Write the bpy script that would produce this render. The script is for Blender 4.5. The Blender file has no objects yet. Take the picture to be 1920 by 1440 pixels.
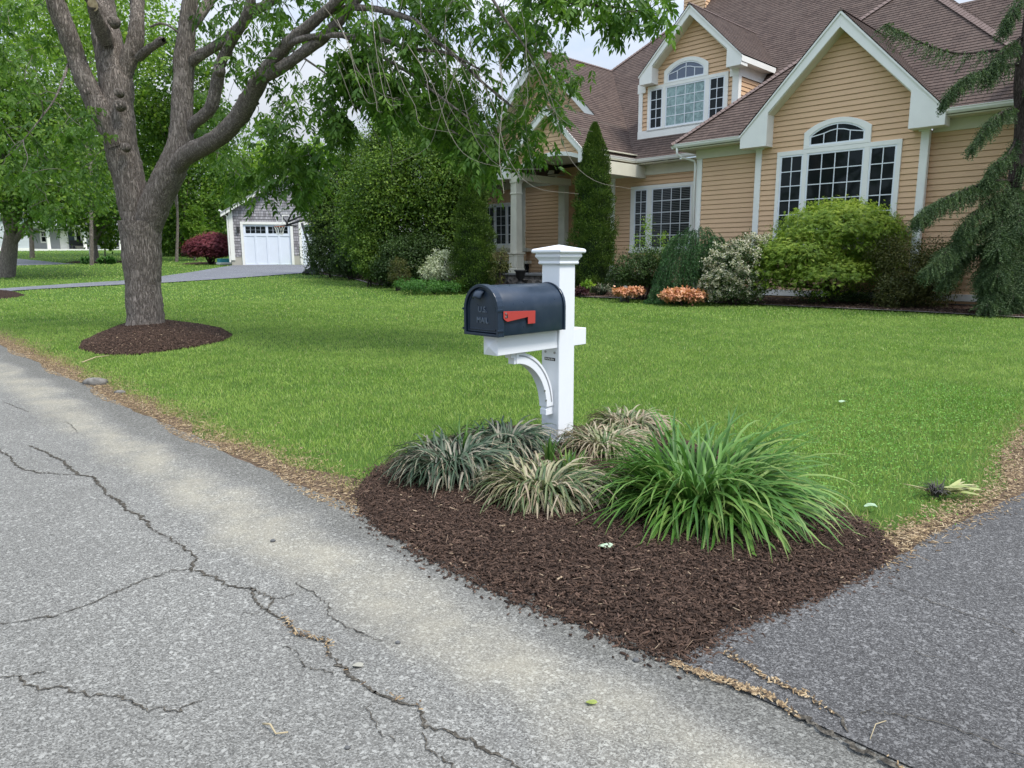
import bpy, math, random
import numpy as np
from mathutils import Vector, Matrix
random.seed(7); rng = np.random.default_rng(7)
scene = bpy.context.scene
COL = scene.collection
R_ = math.radians

# ------------------------------------------------------------------ camera
FPX, PITCH, ROLL, EYE = 1331.0, R_(10.05), R_(-0.25), 1.40
_up = np.array([math.sin(ROLL)*math.cos(PITCH), -math.cos(ROLL)*math.cos(PITCH), -math.sin(PITCH)])
_fw = np.array([0, 0, 1.0]) - _up*_up[2]; _fw /= np.linalg.norm(_fw)
_rt = np.cross(_fw, _up); _rt = -_rt if _rt[0] < 0 else _rt
RM = np.array([_rt, _fw, _up])                 # photo axes (x right, y down, z forward) to world
cam_d = bpy.data.cameras.new("camera"); cam = bpy.data.objects.new("camera", cam_d); COL.objects.link(cam)
cam_d.sensor_width = 36.0; cam_d.lens = FPX/1920*36.0; cam_d.clip_start = 0.05; cam_d.clip_end = 2000
_m = RM @ np.diag([1, -1, -1])
cam.matrix_world = Matrix([[_m[0][0], _m[0][1], _m[0][2], 0], [_m[1][0], _m[1][1], _m[1][2], 0], [_m[2][0], _m[2][1], _m[2][2], EYE], [0, 0, 0, 1]])
scene.camera = cam

# ------------------------------------------------------------------ sky, sun, exposure
SUN_EL, SUN_AZ = R_(58), R_(125)               # azimuth clockwise from +Y
w = bpy.data.worlds.new("World"); scene.world = w; w.use_nodes = True
nt = w.node_tree; N = nt.nodes; L = nt.links; N.clear()
def nd(t, **k):
    n = N.new(t)
    for a, b in k.items(): setattr(n, a, b)
    return n
out = nd('ShaderNodeOutputWorld'); bg = nd('ShaderNodeBackground'); bg.inputs['Strength'].default_value = 0.15
sky = nd('ShaderNodeTexSky', sky_type='NISHITA', sun_disc=False, sun_elevation=SUN_EL, sun_rotation=SUN_AZ)
tc = nd('ShaderNodeTexCoord'); mp = nd('ShaderNodeMapping'); mp.inputs['Scale'].default_value = (1, 1, 2.6)
mp.inputs['Location'].default_value = (0.35, 0.1, 0.2)
n1 = nd('ShaderNodeTexNoise'); n1.inputs['Scale'].default_value = 2.3; n1.inputs['Detail'].default_value = 7; n1.inputs['Roughness'].default_value = .55
n2 = nd('ShaderNodeTexNoise'); n2.inputs['Scale'].default_value = 1.1; n2.inputs['Detail'].default_value = 4
r1 = nd('ShaderNodeValToRGB'); r1.color_ramp.elements[0].position = .30; r1.color_ramp.elements[1].position = .56
r2 = nd('ShaderNodeValToRGB'); r2.color_ramp.elements[0].position = .36; r2.color_ramp.elements[1].position = .66
r2.color_ramp.elements[0].color = (2.4, 2.85, 3.6, 1); r2.color_ramp.elements[1].color = (4.0, 4.25, 4.65, 1)
mx = nd('ShaderNodeMix', data_type='RGBA'); mxs = nd('ShaderNodeMix', data_type='RGBA', blend_type='MULTIPLY')
sep = nd('ShaderNodeSeparateXYZ'); zr = nd('ShaderNodeMapRange'); zr.inputs['From Min'].default_value = 0.15; zr.inputs['From Max'].default_value = .9
zr.inputs['To Min'].default_value = .64; zr.inputs['To Max'].default_value = 2.2
L.new(tc.outputs['Generated'], mp.inputs['Vector']); L.new(mp.outputs[0], n1.inputs['Vector']); L.new(mp.outputs[0], n2.inputs['Vector'])
L.new(n1.outputs['Fac'], r1.inputs[0]); L.new(n2.outputs['Fac'], r2.inputs[0])
L.new(r1.outputs[0], mx.inputs[0]); L.new(sky.outputs[0], mx.inputs[6]); L.new(r2.outputs[0], mx.inputs[7])
L.new(tc.outputs['Generated'], sep.inputs[0]); L.new(sep.outputs[2], zr.inputs[0])
vm = nd('ShaderNodeVectorMath', operation='SCALE'); L.new(mx.outputs[2], vm.inputs[0]); L.new(zr.outputs[0], vm.inputs['Scale'])
L.new(vm.outputs[0], bg.inputs['Color']); L.new(bg.outputs[0], out.inputs['Surface'])
sd = bpy.data.lights.new("sun", 'SUN'); so = bpy.data.objects.new("sun", sd); COL.objects.link(so)
sd.energy = 1.9; sd.angle = R_(14); sd.color = (1.0, .96, .90)
_sv = Vector((math.sin(SUN_AZ)*math.cos(SUN_EL), math.cos(SUN_AZ)*math.cos(SUN_EL), math.sin(SUN_EL)))
so.rotation_euler = _sv.to_track_quat('Z', 'Y').to_euler(); so.location = (0, 0, 30)
scene.view_settings.view_transform = 'Standard'; scene.view_settings.look = 'None'
scene.view_settings.exposure = 0.82; scene.view_settings.gamma = 1.0
scene.render.engine = 'CYCLES'
scene.cycles.max_bounces = 6; scene.cycles.diffuse_bounces = 3; scene.cycles.transparent_max_bounces = 12

# ------------------------------------------------------------------ measuring helpers: s runs along the road to the left, t away from the road
YAW = R_(44.7)
D1 = np.array([-math.sin(YAW), math.cos(YAW), 0.0]); D2 = np.array([math.cos(YAW), math.sin(YAW), 0.0]); UP = np.array([0, 0, 1.0])
C0 = np.array([0, 0, EYE])
_YS = [-50, 6, 14, 22, 30, 40, 47, 80, 200]; _ZS = [0, 0, .18, .28, .6, 1.06, 1.15, 2.4, 5]
def zg(y): return np.interp(y, _YS, _ZS)
def ray(px, py): return RM @ np.array([px-960, py-720, FPX])
def P(px, py, Y): r = ray(px, py); return C0 + r*(Y/r[1])
def T(px, py, t): r = ray(px, py); p = C0 + r*(t/(r@D2)); return float(p@D1), float(p[2])
def S(px, py, s): r = ray(px, py); p = C0 + r*(s/(r@D1)); return float(p@D2), float(p[2])
def G(px, py):
    r = ray(px, py); lo, hi = 0.3, 190.0; Ys = np.linspace(lo, hi, 3000)
    z = EYE + r[2]/r[1]*Ys - zg(Ys); i = int(np.argmax(z <= 0)); lo, hi = Ys[max(i-1, 0)], Ys[i]
    for _ in range(30):
        m = (lo+hi)/2
        if EYE + r[2]/r[1]*m - zg(m) > 0: lo = m
        else: hi = m
    p = C0 + r*(hi/r[1]); return p
def st(s, t, z=0.0): return s*D1 + t*D2 + z*UP
def GS(px, py): p = G(px, py); return float(p@D1), float(p@D2)

# ------------------------------------------------------------------ object helpers
def worldloc(o):
    v = np.zeros(3)
    while o is not None: v = v + np.array(o.location); o = o.parent
    return v
def tag(o, label=None, cat=None, group=None, kind=None):
    for k, v in (('label', label), ('category', cat), ('group', group), ('kind', kind)):
        if v: o[k] = v
    return o
def thing(name, loc, label, cat, group=None):
    o = bpy.data.objects.new(name, None); COL.objects.link(o); o.location = tuple(float(x) for x in loc)
    o.empty_display_size = .3
    return tag(o, label, cat, group)
def link(name, me, parent, mat):
    o = bpy.data.objects.new(name, me); COL.objects.link(o)
    if parent is not None: o.parent = parent
    if mat is not None: me.materials.append(mat)
    return o
def fast(name, V, F, mat, parent=None, attrs=None, smooth=False, base=None):
    """one mesh object out of numpy arrays; F is (m,k)"""
    V = np.asarray(V, float).reshape(-1, 3); F = np.asarray(F, np.int32)
    off = worldloc(parent) if parent is not None else (np.zeros(3) if base is None else np.array(base, float))
    me = bpy.data.meshes.new(name); m, k = F.shape
    me.vertices.add(len(V)); me.vertices.foreach_set('co', (V-off).astype(np.float32).ravel())
    me.loops.add(m*k); me.loops.foreach_set('vertex_index', F.ravel())
    me.polygons.add(m); me.polygons.foreach_set('loop_start', np.arange(0, m*k, k, dtype=np.int32))
    me.polygons.foreach_set('loop_total', np.full(m, k, np.int32))
    if smooth: me.polygons.foreach_set('use_smooth', np.ones(m, bool))
    for an, av in (attrs or {}).items():
        a = me.attributes.new(an, 'FLOAT', 'POINT'); a.data.foreach_set('value', np.asarray(av, np.float32))
    me.update(calc_edges=True)
    o = link(name, me, parent, mat)
    if parent is None and base is not None: o.location = tuple(base)
    return o
class Fr:
    """a wall plane: a runs along it, b is height, o stands out of it"""
    def __init__(self, kind, c, sgn=-1): self.k, self.c, self.g = kind, c, sgn
    def p(self, a, b, o=0.0):
        return st(a, self.c+self.g*o, b) if self.k == 't' else st(self.c+self.g*o, a, b)
class B:
    def __init__(self): self.v = []; self.f = []; self.uv = {}
    def add(self, vs, fs):
        n = len(self.v); self.v += [tuple(map(float, x)) for x in vs]; self.f += [tuple(n+i for i in f) for f in fs]
    def box(self, fr, a0, a1, b0, b1, o0, o1):
        if hasattr(fr, "p"): q = [fr.p(a, b, o) for o in (o0, o1) for b in (b0, b1) for a in (a0, a1)]
        else: q = [fr + a*D1 + b*UP + o*D2 for o in (o0, o1) for b in (b0, b1) for a in (a0, a1)]
        self.add(q, [(0, 1, 3, 2), (4, 6, 7, 5), (0, 4, 5, 1), (2, 3, 7, 6), (0, 2, 6, 4), (1, 5, 7, 3)])
    def prism(self, fr, poly, o0, o1):
        n = len(poly); q = [fr.p(a, b, o0) for a, b in poly] + [fr.p(a, b, o1) for a, b in poly]
        self.add(q, [tuple(range(n)), tuple(range(2*n-1, n-1, -1))] + [(i, (i+1) % n, n+(i+1) % n, n+i) for i in range(n)])
    def ring(self, fr, outer, inner, o0, o1):
        n = len(outer)
        q = [fr.p(a, b, o0) for a, b in outer] + [fr.p(a, b, o1) for a, b in outer] + [fr.p(a, b, o0) for a, b in inner] + [fr.p(a, b, o1) for a, b in inner]
        f = []
        for i in range(n):
            j = (i+1) % n
            f += [(n+i, n+j, 3*n+j, 3*n+i), (i, j, n+j, n+i), (2*n+i, 3*n+i, 3*n+j, 2*n+j), (i, 2*n+i, 2*n+j, j)]
        self.add(q, f)
    def beam(self, p, q, wdt, hgt, up=UP):
        p = np.array(p, float); q = np.array(q, float); d = q-p; d /= np.linalg.norm(d)
        x = np.cross(d, up); x /= np.linalg.norm(x); y = np.cross(x, d)
        c = [(-1, -1), (1, -1), (1, 1), (-1, 1)]
        vs = [p + x*a*wdt/2 + y*b*hgt/2 for a, b in c] + [q + x*a*wdt/2 + y*b*hgt/2 for a, b in c]
        self.add(vs, [(3, 2, 1, 0), (4, 5, 6, 7), (0, 1, 5, 4), (1, 2, 6, 5), (2, 3, 7, 6), (3, 0, 4, 7)])
    def tube(self, pts, rad, n=10, cap=True):
        pts = [np.array(p, float) for p in pts]; m = len(pts); k0 = len(self.v); prev = None
        if not hasattr(rad, '__len__'): rad = [rad]*m
        for i, p in enumerate(pts):
            d = pts[min(i+1, m-1)] - pts[max(i-1, 0)]; d /= (np.linalg.norm(d)+1e-9)
            if prev is None: prev = np.cross(d, [0.3, 0.9, .1]); prev /= np.linalg.norm(prev)
            x = prev - d*(prev@d); x /= np.linalg.norm(x); prev = x; y = np.cross(d, x)
            for j in range(n):
                a = 2*math.pi*j/n; self.v.append(tuple(p + (x*math.cos(a)+y*math.sin(a))*rad[i]))
        for i in range(m-1):
            for j in range(n):
                a, b = k0+i*n+j, k0+i*n+(j+1) % n; self.f.append((a, b, b+n, a+n))
        if cap: self.f.append(tuple(k0+j for j in range(n-1, -1, -1))); self.f.append(tuple(k0+(m-1)*n+j for j in range(n)))
    def lathe(self, c, prof, n=20):
        self.tube([np.array(c)+np.array([0, 0, z]) for r, z in prof], [r for r, z in prof], n)
    def build(self, name, mat, parent=None, smooth=False, bevel=0, base=None, uvs=None, fixn=True):
        off = worldloc(parent) if parent is not None else (np.zeros(3) if base is None else np.array(base, float))
        me = bpy.data.meshes.new(name)
        me.from_pydata([tuple(np.array(v)-off) for v in self.v], [], self.f); me.update()
        if uvs is not None:
            ul = me.uv_layers.new(name='UVMap'); ul.data.foreach_set('uv', np.array(uvs, np.float32).ravel())
        if fixn:
            import bmesh
            bm = bmesh.new(); bm.from_mesh(me); bmesh.ops.recalc_face_normals(bm, faces=bm.faces); bm.to_mesh(me); bm.free()
        if smooth: me.polygons.foreach_set('use_smooth', np.ones(len(me.polygons), bool))
        o = link(name, me, parent, mat)
        if parent is None and base is not None: o.location = tuple(base)
        if bevel:
            md = o.modifiers.new('bevel', 'BEVEL'); md.width = bevel; md.segments = 2; md.limit_method = 'ANGLE'; md.angle_limit = R_(40)
        return o
def clip(poly, b0, b1):
    def cut(pl, c, keep):
        r = []
        for i in range(len(pl)):
            p, q = pl[i], pl[(i+1) % len(pl)]; ip, iq = keep*(p[1]-c) >= 0, keep*(q[1]-c) >= 0
            if ip: r.append(p)
            if ip != iq: u = (c-p[1])/(q[1]-p[1]); r.append((p[0]+u*(q[0]-p[0]), c))
        return r
    pl = cut(poly, b0, 1)
    return cut(pl, b1, -1) if pl else pl
def banded(b, uvs, pt, poly, band, lip, start=None, gap=0.0):
    """clapboards or shingle courses: each course leans out at its lower edge. pt(a,b,o)->world"""
    lo = min(p[1] for p in poly); hi = max(p[1] for p in poly); k = (lo if start is None else start) 
    k += math.floor((lo-k)/band)*band
    while k < hi-1e-6:
        pl = clip(poly, max(k, lo), min(k+band-gap, hi))
        if gap:
            pg = clip(poly, max(k+band-gap, lo), min(k+band, hi)) if k+band-gap < hi and k+band > lo else []
            if len(pg) >= 3: n = len(b.v); b.v += [tuple(pt(x, y, -.012)) for x, y in pg]; b.f.append(tuple(range(n, n+len(pg)))); uvs += [(x, y) for x, y in pg]
        if len(pl) >= 3:
            n = len(b.v); b.v += [tuple(pt(x, y, lip*(1-(y-k)/band))) for x, y in pl]; b.f.append(tuple(range(n, n+len(pl)))); uvs += [(x, y) for x, y in pl]
            y0 = min(y for x, y in pl); xs = [x for x, y in pl if abs(y-y0) < 1e-6]
            if len(xs) >= 2:
                n = len(b.v); x0, x1 = min(xs), max(xs)
                b.v += [tuple(pt(x0, y0, lip)), tuple(pt(x1, y0, lip)), tuple(pt(x1, y0, -.012 if gap else -.003)), tuple(pt(x0, y0, -.012 if gap else -.003))]; b.f.append((n, n+1, n+2, n+3))
                uvs += [(x0, y0+.001), (x1, y0+.001), (x1, y0+.001), (x0, y0+.001)]
        k += band

# ------------------------------------------------------------------ materials
def M(name, color=(.5, .5, .5), rough=.6, spec=.5, metal=0.0):
    m = bpy.data.materials.new(name); m.use_nodes = True; b = m.node_tree.nodes['Principled BSDF']
    b.inputs['Base Color'].default_value = (*color, 1); b.inputs['Roughness'].default_value = rough
    b.inputs['Specular IOR Level'].default_value = spec; b.inputs['Metallic'].default_value = metal
    return m
class NT:
    def __init__(s, m): s.m = m; s.t = m.node_tree; s.b = s.t.nodes.get('Principled BSDF'); s.o = s.t.nodes.get('Material Output')
    def n(s, t, ins=None, **k):
        x = s.t.nodes.new(t)
        for a, v in k.items(): setattr(x, a, v)
        for a, v in (ins or {}).items():
            if hasattr(v, 'is_linked') or isinstance(v, bpy.types.NodeSocket): s.t.links.new(v, x.inputs[a])
            else: x.inputs[a].default_value = v
        return x
    def l(s, a, b): s.t.links.new(a, b)
    def ramp(s, fac, stops):
        r = s.n('ShaderNodeValToRGB'); s.l(fac, r.inputs[0]); e = r.color_ramp.elements
        while len(e) > 1: e.remove(e[-1])
        e[0].position = stops[0][0]; c = stops[0][1]; e[0].color = (*c, 1) if len(c) == 3 else c
        for p, c in stops[1:]: x = e.new(p); x.color = (*c, 1) if len(c) == 3 else c
        return r.outputs[0]
    def mix(s, f, a, b, mode='MIX'):
        x = s.n('ShaderNodeMix', data_type='RGBA', blend_type=mode)
        for i, v in ((0, f), (6, a), (7, b)):
            if isinstance(v, bpy.types.NodeSocket): s.l(v, x.inputs[i])
            elif i == 0: x.inputs[0].default_value = v
            else: x.inputs[i].default_value = (*v, 1)
        return x.outputs[2]
    def noise(s, scale, detail=3, rough=.5, vec=None, dist=0):
        x = s.n('ShaderNodeTexNoise', {'Scale': scale, 'Detail': detail, 'Roughness': rough, 'Distortion': dist})
        if vec is not None: s.l(vec, x.inputs['Vector'])
        return x.outputs['Fac']
    def obj(s): return s.n('ShaderNodeTexCoord').outputs['Object']
    def pos(s): return s.n('ShaderNodeNewGeometry').outputs['Position']
    def bump(s, h, strength=.3, dist=.01):
        x = s.n('ShaderNodeBump', {'Strength': strength, 'Distance': dist}); s.l(h, x.inputs['Height']); s.l(x.outputs[0], s.b.inputs['Normal'])
    def math(s, op, a, b=None):
        x = s.n('ShaderNodeMath', operation=op)
        for i, v in ((0, a), (1, b)):
            if v is None: continue
            if isinstance(v, bpy.types.NodeSocket): s.l(v, x.inputs[i])
            else: x.inputs[i].default_value = v
        return x.outputs[0]
def leafmat(name, c0, c1, c2, trans=.35, rough=.5, attr='rnd', tmul=1.3):
    m = M(name, c1, rough, .25); x = NT(m)
    a = x.n('ShaderNodeAttribute', attribute_name=attr).outputs['Fac']
    col = x.ramp(a, [(0, c0), (.5, c1), (1, c2)]); x.l(col, x.b.inputs['Base Color'])
    tr = x.n('ShaderNodeBsdfTranslucent'); tint = x.mix(1.0, col, (tmul, tmul*1.12, tmul*.6), 'MULTIPLY'); x.l(tint, tr.inputs[0])
    mxs_ = x.n('ShaderNodeMixShader', {0: trans}); x.l(x.b.outputs[0], mxs_.inputs[1]); x.l(tr.outputs[0], mxs_.inputs[2]); x.l(mxs_.outputs[0], x.o.inputs[0])
    return m
def paint(name, color, rough=.45, dirt=.12, scale=2.5):
    m = M(name, color, rough, .4); x = NT(m); p = x.pos()
    f = x.noise(scale, 6, .6, p); g = x.ramp(f, [(.35, tuple(c*(1-dirt) for c in color)), (.65, color)])
    f2 = x.noise(scale*14, 3, .6, p); g2 = x.mix(x.math('MULTIPLY', f2, .12), g, tuple(c*.7 for c in color)); x.l(g2, x.b.inputs['Base Color'])
    x.bump(x.noise(60, 3, .5, p), .06, .004)
    return m
m_white = paint('white_trim_paint', (.86, .85, .79), .5, .06)
m_frame = paint('white_window_frame', (.80, .83, .86), .35, .04)
m_siding = paint('tan_clapboard_paint', (.71, .465, .275), .6, .08, 1.2)
m_soffit = paint('cream_soffit_paint', (.72, .69, .55), .6, .08)
m_glass = M('dark_window_glass', (.010, .013, .014), .04, .28)
_x = NT(m_glass); _x.bump(_x.noise(1.3, 2, .5, _x.pos()), .10, .03)
m_glass_b = M('curtained_window_glass', (.20, .30, .29), .08, .8)
_x = NT(m_glass_b); _c = _x.ramp(_x.noise(5, 5, .7, _x.pos(), 1.5), [(.35, (.13, .21, .20)), (.65, (.36, .50, .48))]); _x.l(_c, _x.b.inputs['Base Color'])
m_blind = M('pale_window_blind', (.13, .14, .14), .6)
def roofmat():
    m = M('brown_asphalt_shingle', (.1, .07, .06), .9, .2); x = NT(m); uv = x.n('ShaderNodeUVMap').outputs[0]
    br = x.n('ShaderNodeTexBrick', {'Vector': uv, 'Color1': (.088, .060, .048, 1), 'Color2': (.150, .104, .083, 1), 'Mortar': (.030, .022, .020, 1), 'Scale': 1.0,  # dark lines: tab slots, plus course shadows put into the colour
        'Mortar Size': .006, 'Mortar Smooth': .2, 'Brick Width': .16, 'Row Height': .13, 'Bias': -.1}, offset=.37, offset_frequency=3)
    n = x.noise(2.2, 5, .6, uv); c = x.mix(x.ramp(n, [(.35, (0, 0, 0)), (.7, (.5, .5, .5))]), br.outputs[0], (.175, .13, .105))
    n2 = x.noise(160, 2, .7, uv); c2 = x.mix(x.math('MULTIPLY', n2, .45), c, (.05, .04, .04)); x.l(c2, x.b.inputs['Base Color'])
    h = x.math('ADD', br.outputs[1], x.math('MULTIPLY', n2, -.4)); x.bump(x.math('MULTIPLY', h, -1), .35, .012)
    return m
m_roof = roofmat()
def barkmat(name, c0, c1, sc=1.0):
    m = M(name, c1, .9, .15); x = NT(m); tcx = x.obj()
    mpn = x.n('ShaderNodeMapping', {'Vector': tcx, 'Scale': (36*sc, 36*sc, 4.6*sc)})
    n = x.noise(1.0, 5, .6, mpn.outputs[0], .6); n2 = x.noise(3.2*sc, 4, .6, tcx); n3 = x.noise(2.3, 4, .6, mpn.outputs[0], .4)
    rg = x.math('ABSOLUTE', x.math('SUBTRACT', n, .5)); cr = x.ramp(rg, [(0, (0, 0, 0)), (.035, (.55, .55, .55)), (.10, (1, 1, 1))])
    c = x.ramp(n3, [(.3, c0), (.7, c1)]); c = x.mix(x.math('MULTIPLY', x.math('SUBTRACT', 1.0, cr), .8), c, tuple(q*.35 for q in c0))
    c = x.mix(x.ramp(n2, [(.60, (0, 0, 0)), (.72, (.45, .45, .45))]), c, tuple(min(1, q*1.45) for q in c1)); x.l(c, x.b.inputs['Base Color'])
    x.bump(x.math('ADD', cr, x.math('MULTIPLY', n3, .6)), .8, .02)
    return m
m_bark = barkmat('grey_furrowed_bark', (.21, .172, .142), (.40, .345, .30))
m_twig = M('grey_twig', (.20, .17, .15), .85, .2)
m_darkbark = barkmat('dark_bark', (.05, .04, .032), (.11, .09, .075))
# ================================================================== GROUND
def pip(x, y, poly):
    r = np.zeros(len(x), bool); n = len(poly); j = n-1
    for i in range(n):
        xi, yi = poly[i]; xj, yj = poly[j]
        c = ((yi > y) != (yj > y)) & (x < (xj-xi)*(y-yi)/((yj-yi) if yj != yi else 1e-9)+xi)
        r ^= c; j = i
    return r
def resample(pts, n, closed=False):
    p = np.array(pts, float); p = np.vstack([p, p[:1]]) if closed else p
    d = np.r_[0, np.cumsum(np.linalg.norm(np.diff(p, axis=0), axis=1))]; u = np.linspace(0, d[-1], n+1 if closed else n)
    q = np.stack([np.interp(u, d, p[:, i]) for i in range(p.shape[1])], 1)
    return q[:-1] if closed else q
def smooth(p, it=2, closed=False):
    p = np.array(p, float)
    for _ in range(it):
        if closed: p = .25*np.roll(p, 1, 0)+.5*p+.25*np.roll(p, -1, 0)
        else: q = p.copy(); q[1:-1] = .25*p[:-2]+.5*p[1:-1]+.25*p[2:]; p = q
    return p
def xy(s, t): return np.stack([s*D1[0]+t*D2[0], s*D1[1]+t*D2[1]], -1)
def stof(x, y): return x*D1[0]+y*D1[1], x*D2[0]+y*D2[1]
def gridmesh(name, A, Bq, m, off, mat, prof=None, kind='structure', parent=None):
    """A, Bq: matching rows of XY points; m steps across"""
    A = np.asarray(A, float); Bq = np.asarray(Bq, float); n = len(A); us = np.linspace(0, 1, m+1)
    V = A[:, None]*(1-us)[None, :, None] + Bq[:, None]*us[None, :, None]
    z = zg(V[..., 1]) + off + (prof(us)[None, :] if prof else 0)
    V3 = np.concatenate([V, z[..., None]], -1).reshape(-1, 3)
    i, j = np.meshgrid(np.arange(n-1), np.arange(m), indexing='ij'); a = (i*(m+1)+j).ravel()
    F = np.stack([a, a+1, a+m+2, a+m+1], 1)
    p = V3[F[0]]; 
    if np.cross(p[1]-p[0], p[2]-p[0])[2] < 0: F = F[:, ::-1]
    o = fast(name, V3, F, mat, parent=parent, smooth=True); tag(o, kind=kind); return o
def mound(name, poly, h, off, mat, kind='stuff', rings=14, lump=.007, n=160):
    b = smooth(resample(poly, n, True), 3, True); b += rng.normal(0, .008, b.shape); c = b.mean(0)
    V = [np.array([[c[0], c[1], zg(c[1])+off+h]])]; rs = np.linspace(0, 1, rings+1)[1:]
    for r in rs:
        p = c + (b-c)*r; z = zg(p[:, 1]) + off + h*(1-r**3) + rng.normal(0, lump, n)*(1 if r < .98 else .15)
        if r == 1: z = zg(p[:, 1]) - .004
        V.append(np.c_[p, z])
    V = np.vstack(V); F = [(0, 1+i, 1+(i+1) % n) for i in range(n)]; F = [(a, b_, c_, c_) for a, b_, c_ in F]
    Ft = np.array([(0, 1+i, 1+(i+1) % n) for i in range(n)]); Fq = []
    for k in range(rings-1):
        a = 1+k*n; i = np.arange(n); j = (i+1) % n; Fq += [np.stack([a+i, a+n+i, a+n+j], 1), np.stack([a+i, a+n+j, a+j], 1)]
    F = np.vstack([Ft]+Fq); p = V[F[0]]
    if np.cross(p[1]-p[0], p[2]-p[0])[2] < 0: F = F[:, ::-1]
    o = fast(name, V, F, mat, smooth=True)
    tag(o, kind=kind); return o, b
def cellgrey(x, p, scale, stops):
    v = x.n('ShaderNodeTexVoronoi', {'Vector': p, 'Scale': scale}); 
    return x.ramp(x.n('ShaderNodeSeparateColor', {0: v.outputs['Color']}).outputs[0], stops), v.outputs['Distance']
def asphalt(name, lo, hi, stone, stain=False, warm=1.0, s2=150):
    m = M(name, lo, .92, .25); x = NT(m); p = x.pos()
    g, d1_ = cellgrey(x, p, s2, [(0, tuple(c*.55 for c in lo)), (.22, lo), (.62, hi), (.84, tuple((a+b)/2 for a, b in zip(hi, stone))), (1, stone)])
    g2, d2_ = cellgrey(x, p, s2*.42, [(0, (0, 0, 0)), (.90, (0, 0, 0)), (.93, (.45, .45, .45)), (1, (.8, .8, .8))])
    c = x.mix(g2, g, tuple(min(1, q*1.2) for q in stone))
    n = x.noise(.9, 5, .6, p); c = x.mix(x.ramp(n, [(.30, (.34, .34, .34)), (.72, (0, 0, 0))]), c, tuple(q*.55 for q in lo))
    if stain:
        dot = x.n('ShaderNodeVectorMath', {0: p, 1: tuple(D2)}, operation='DOT_PRODUCT').outputs['Value']
        wob = x.math('ADD', dot, x.math('MULTIPLY', x.noise(1.1, 3, .5, p), .5))
        band = x.ramp(x.math('MULTIPLY', wob, .25), [(.39, (0, 0, 0)), (.44, (.8, .8, .8)), (.475, (.8, .8, .8)), (.515, (0, 0, 0))])
        c0_ = c; c = x.mix(x.math('MULTIPLY', band, x.ramp(x.noise(2.1, 5, .65, p), [(.36, (.05, .05, .05)), (.62, (.9, .9, .9))])), c, (.40, .36, .27))
        edge = x.ramp(x.math('MULTIPLY', wob, .25), [(.495, (0, 0, 0)), (.53, (.6, .6, .6))])
        c = x.mix(.35, c, x.mix(x.math('MULTIPLY', band, .55), c0_, (.85, .82, .70), 'OVERLAY')); c = x.mix(edge, c, (.60, .60, .58), 'MULTIPLY')
    x.l(c, x.b.inputs['Base Color'])
    fine = x.noise(420, 2, .7, p); x.bump(x.math('ADD', x.math('MULTIPLY', d1_, -1.0), x.math('MULTIPLY', fine, .5)), .55, .006)
    return m
m_road = asphalt('old_grey_asphalt', (.150, .144, .128), (.225, .217, .194), (.39, .38, .34), True, s2=215)
m_drive = asphalt('dark_driveway_asphalt', (.066, .063, .060), (.106, .102, .098), (.25, .243, .23), s2=230)
m_drive2 = asphalt('smooth_driveway_asphalt', (.14, .145, .16), (.18, .185, .20), (.26, .26, .27), s2=60)
m_lawn = M('lawn_soil', (.05, .08, .02), .95, .1)
_x = NT(m_lawn); _p = _x.pos(); _c = _x.ramp(_x.noise(1.2, 5, .6, _p), [(.3, (.06, .12, .022)), (.7, (.10, .18, .035))])
_c = _x.mix(_x.math('MULTIPLY', _x.noise(90, 2, .6, _p), .55), _c, (.05, .09, .015)); _x.l(_c, _x.b.inputs['Base Color']); _x.bump(_x.noise(70, 3, .6, _p), .8, .03)
m_soil = M('brown_soil', (.09, .06, .04), .95, .1)
_x = NT(m_soil); _p = _x.pos(); _c = _x.ramp(_x.noise(35, 5, .7, _p), [(.3, (.060, .042, .030)), (.55, (.15, .105, .07)), (.75, (.27, .19, .115))]); _x.l(_c, _x.b.inputs['Base Color']); _x.bump(_x.noise(60, 4, .6, _p), .8, .02)
m_mulch = M('brown_mulch', (.05, .03, .025), .95, .15)
_x = NT(m_mulch); _p = _x.pos(); _g, _d = cellgrey(_x, _p, 70, [(0, (.018, .011, .008)), (.6, (.058, .035, .025)), (1, (.11, .066, .046))]); _x.l(_g, _x.b.inputs['Base Color']); _x.bump(_x.math('ADD', _x.noise(60, 4, .7, _p), _d), 1.0, .03)

# base sheet, one mesh to the horizon
xs = [-400, -120, -60, -30, -10, 0, 10, 30, 60, 120, 400]; ys = [-60, 0, 6, 14, 22, 30, 40, 47, 80, 200, 600]
V = np.array([(x, y, float(zg(y)) if y <= 200 else 5.0) for y in ys for x in xs], float)
nx = len(xs); F = np.array([(j*nx+i, j*nx+i+1, (j+1)*nx+i+1, (j+1)*nx+i) for j in range(len(ys)-1) for i in range(nx-1)])
lawn = fast('lawn', V, F, m_lawn, smooth=False); tag(lawn, kind='structure')

def uneven(a, amp, f): return amp*np.sin(a*f+1.3)+amp*.6*np.sin(a*f*2.7+.4)+amp*.4*np.sin(a*f*6.1)
ss = np.arange(-7, 60, .12)
road_edge = 2.06 + uneven(ss, .018, 2.2) + rng.normal(0, .008, len(ss))
road = gridmesh('road', xy(ss, road_edge), xy(ss, np.full(len(ss), -9.0)), 30, .012, m_road)
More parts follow.
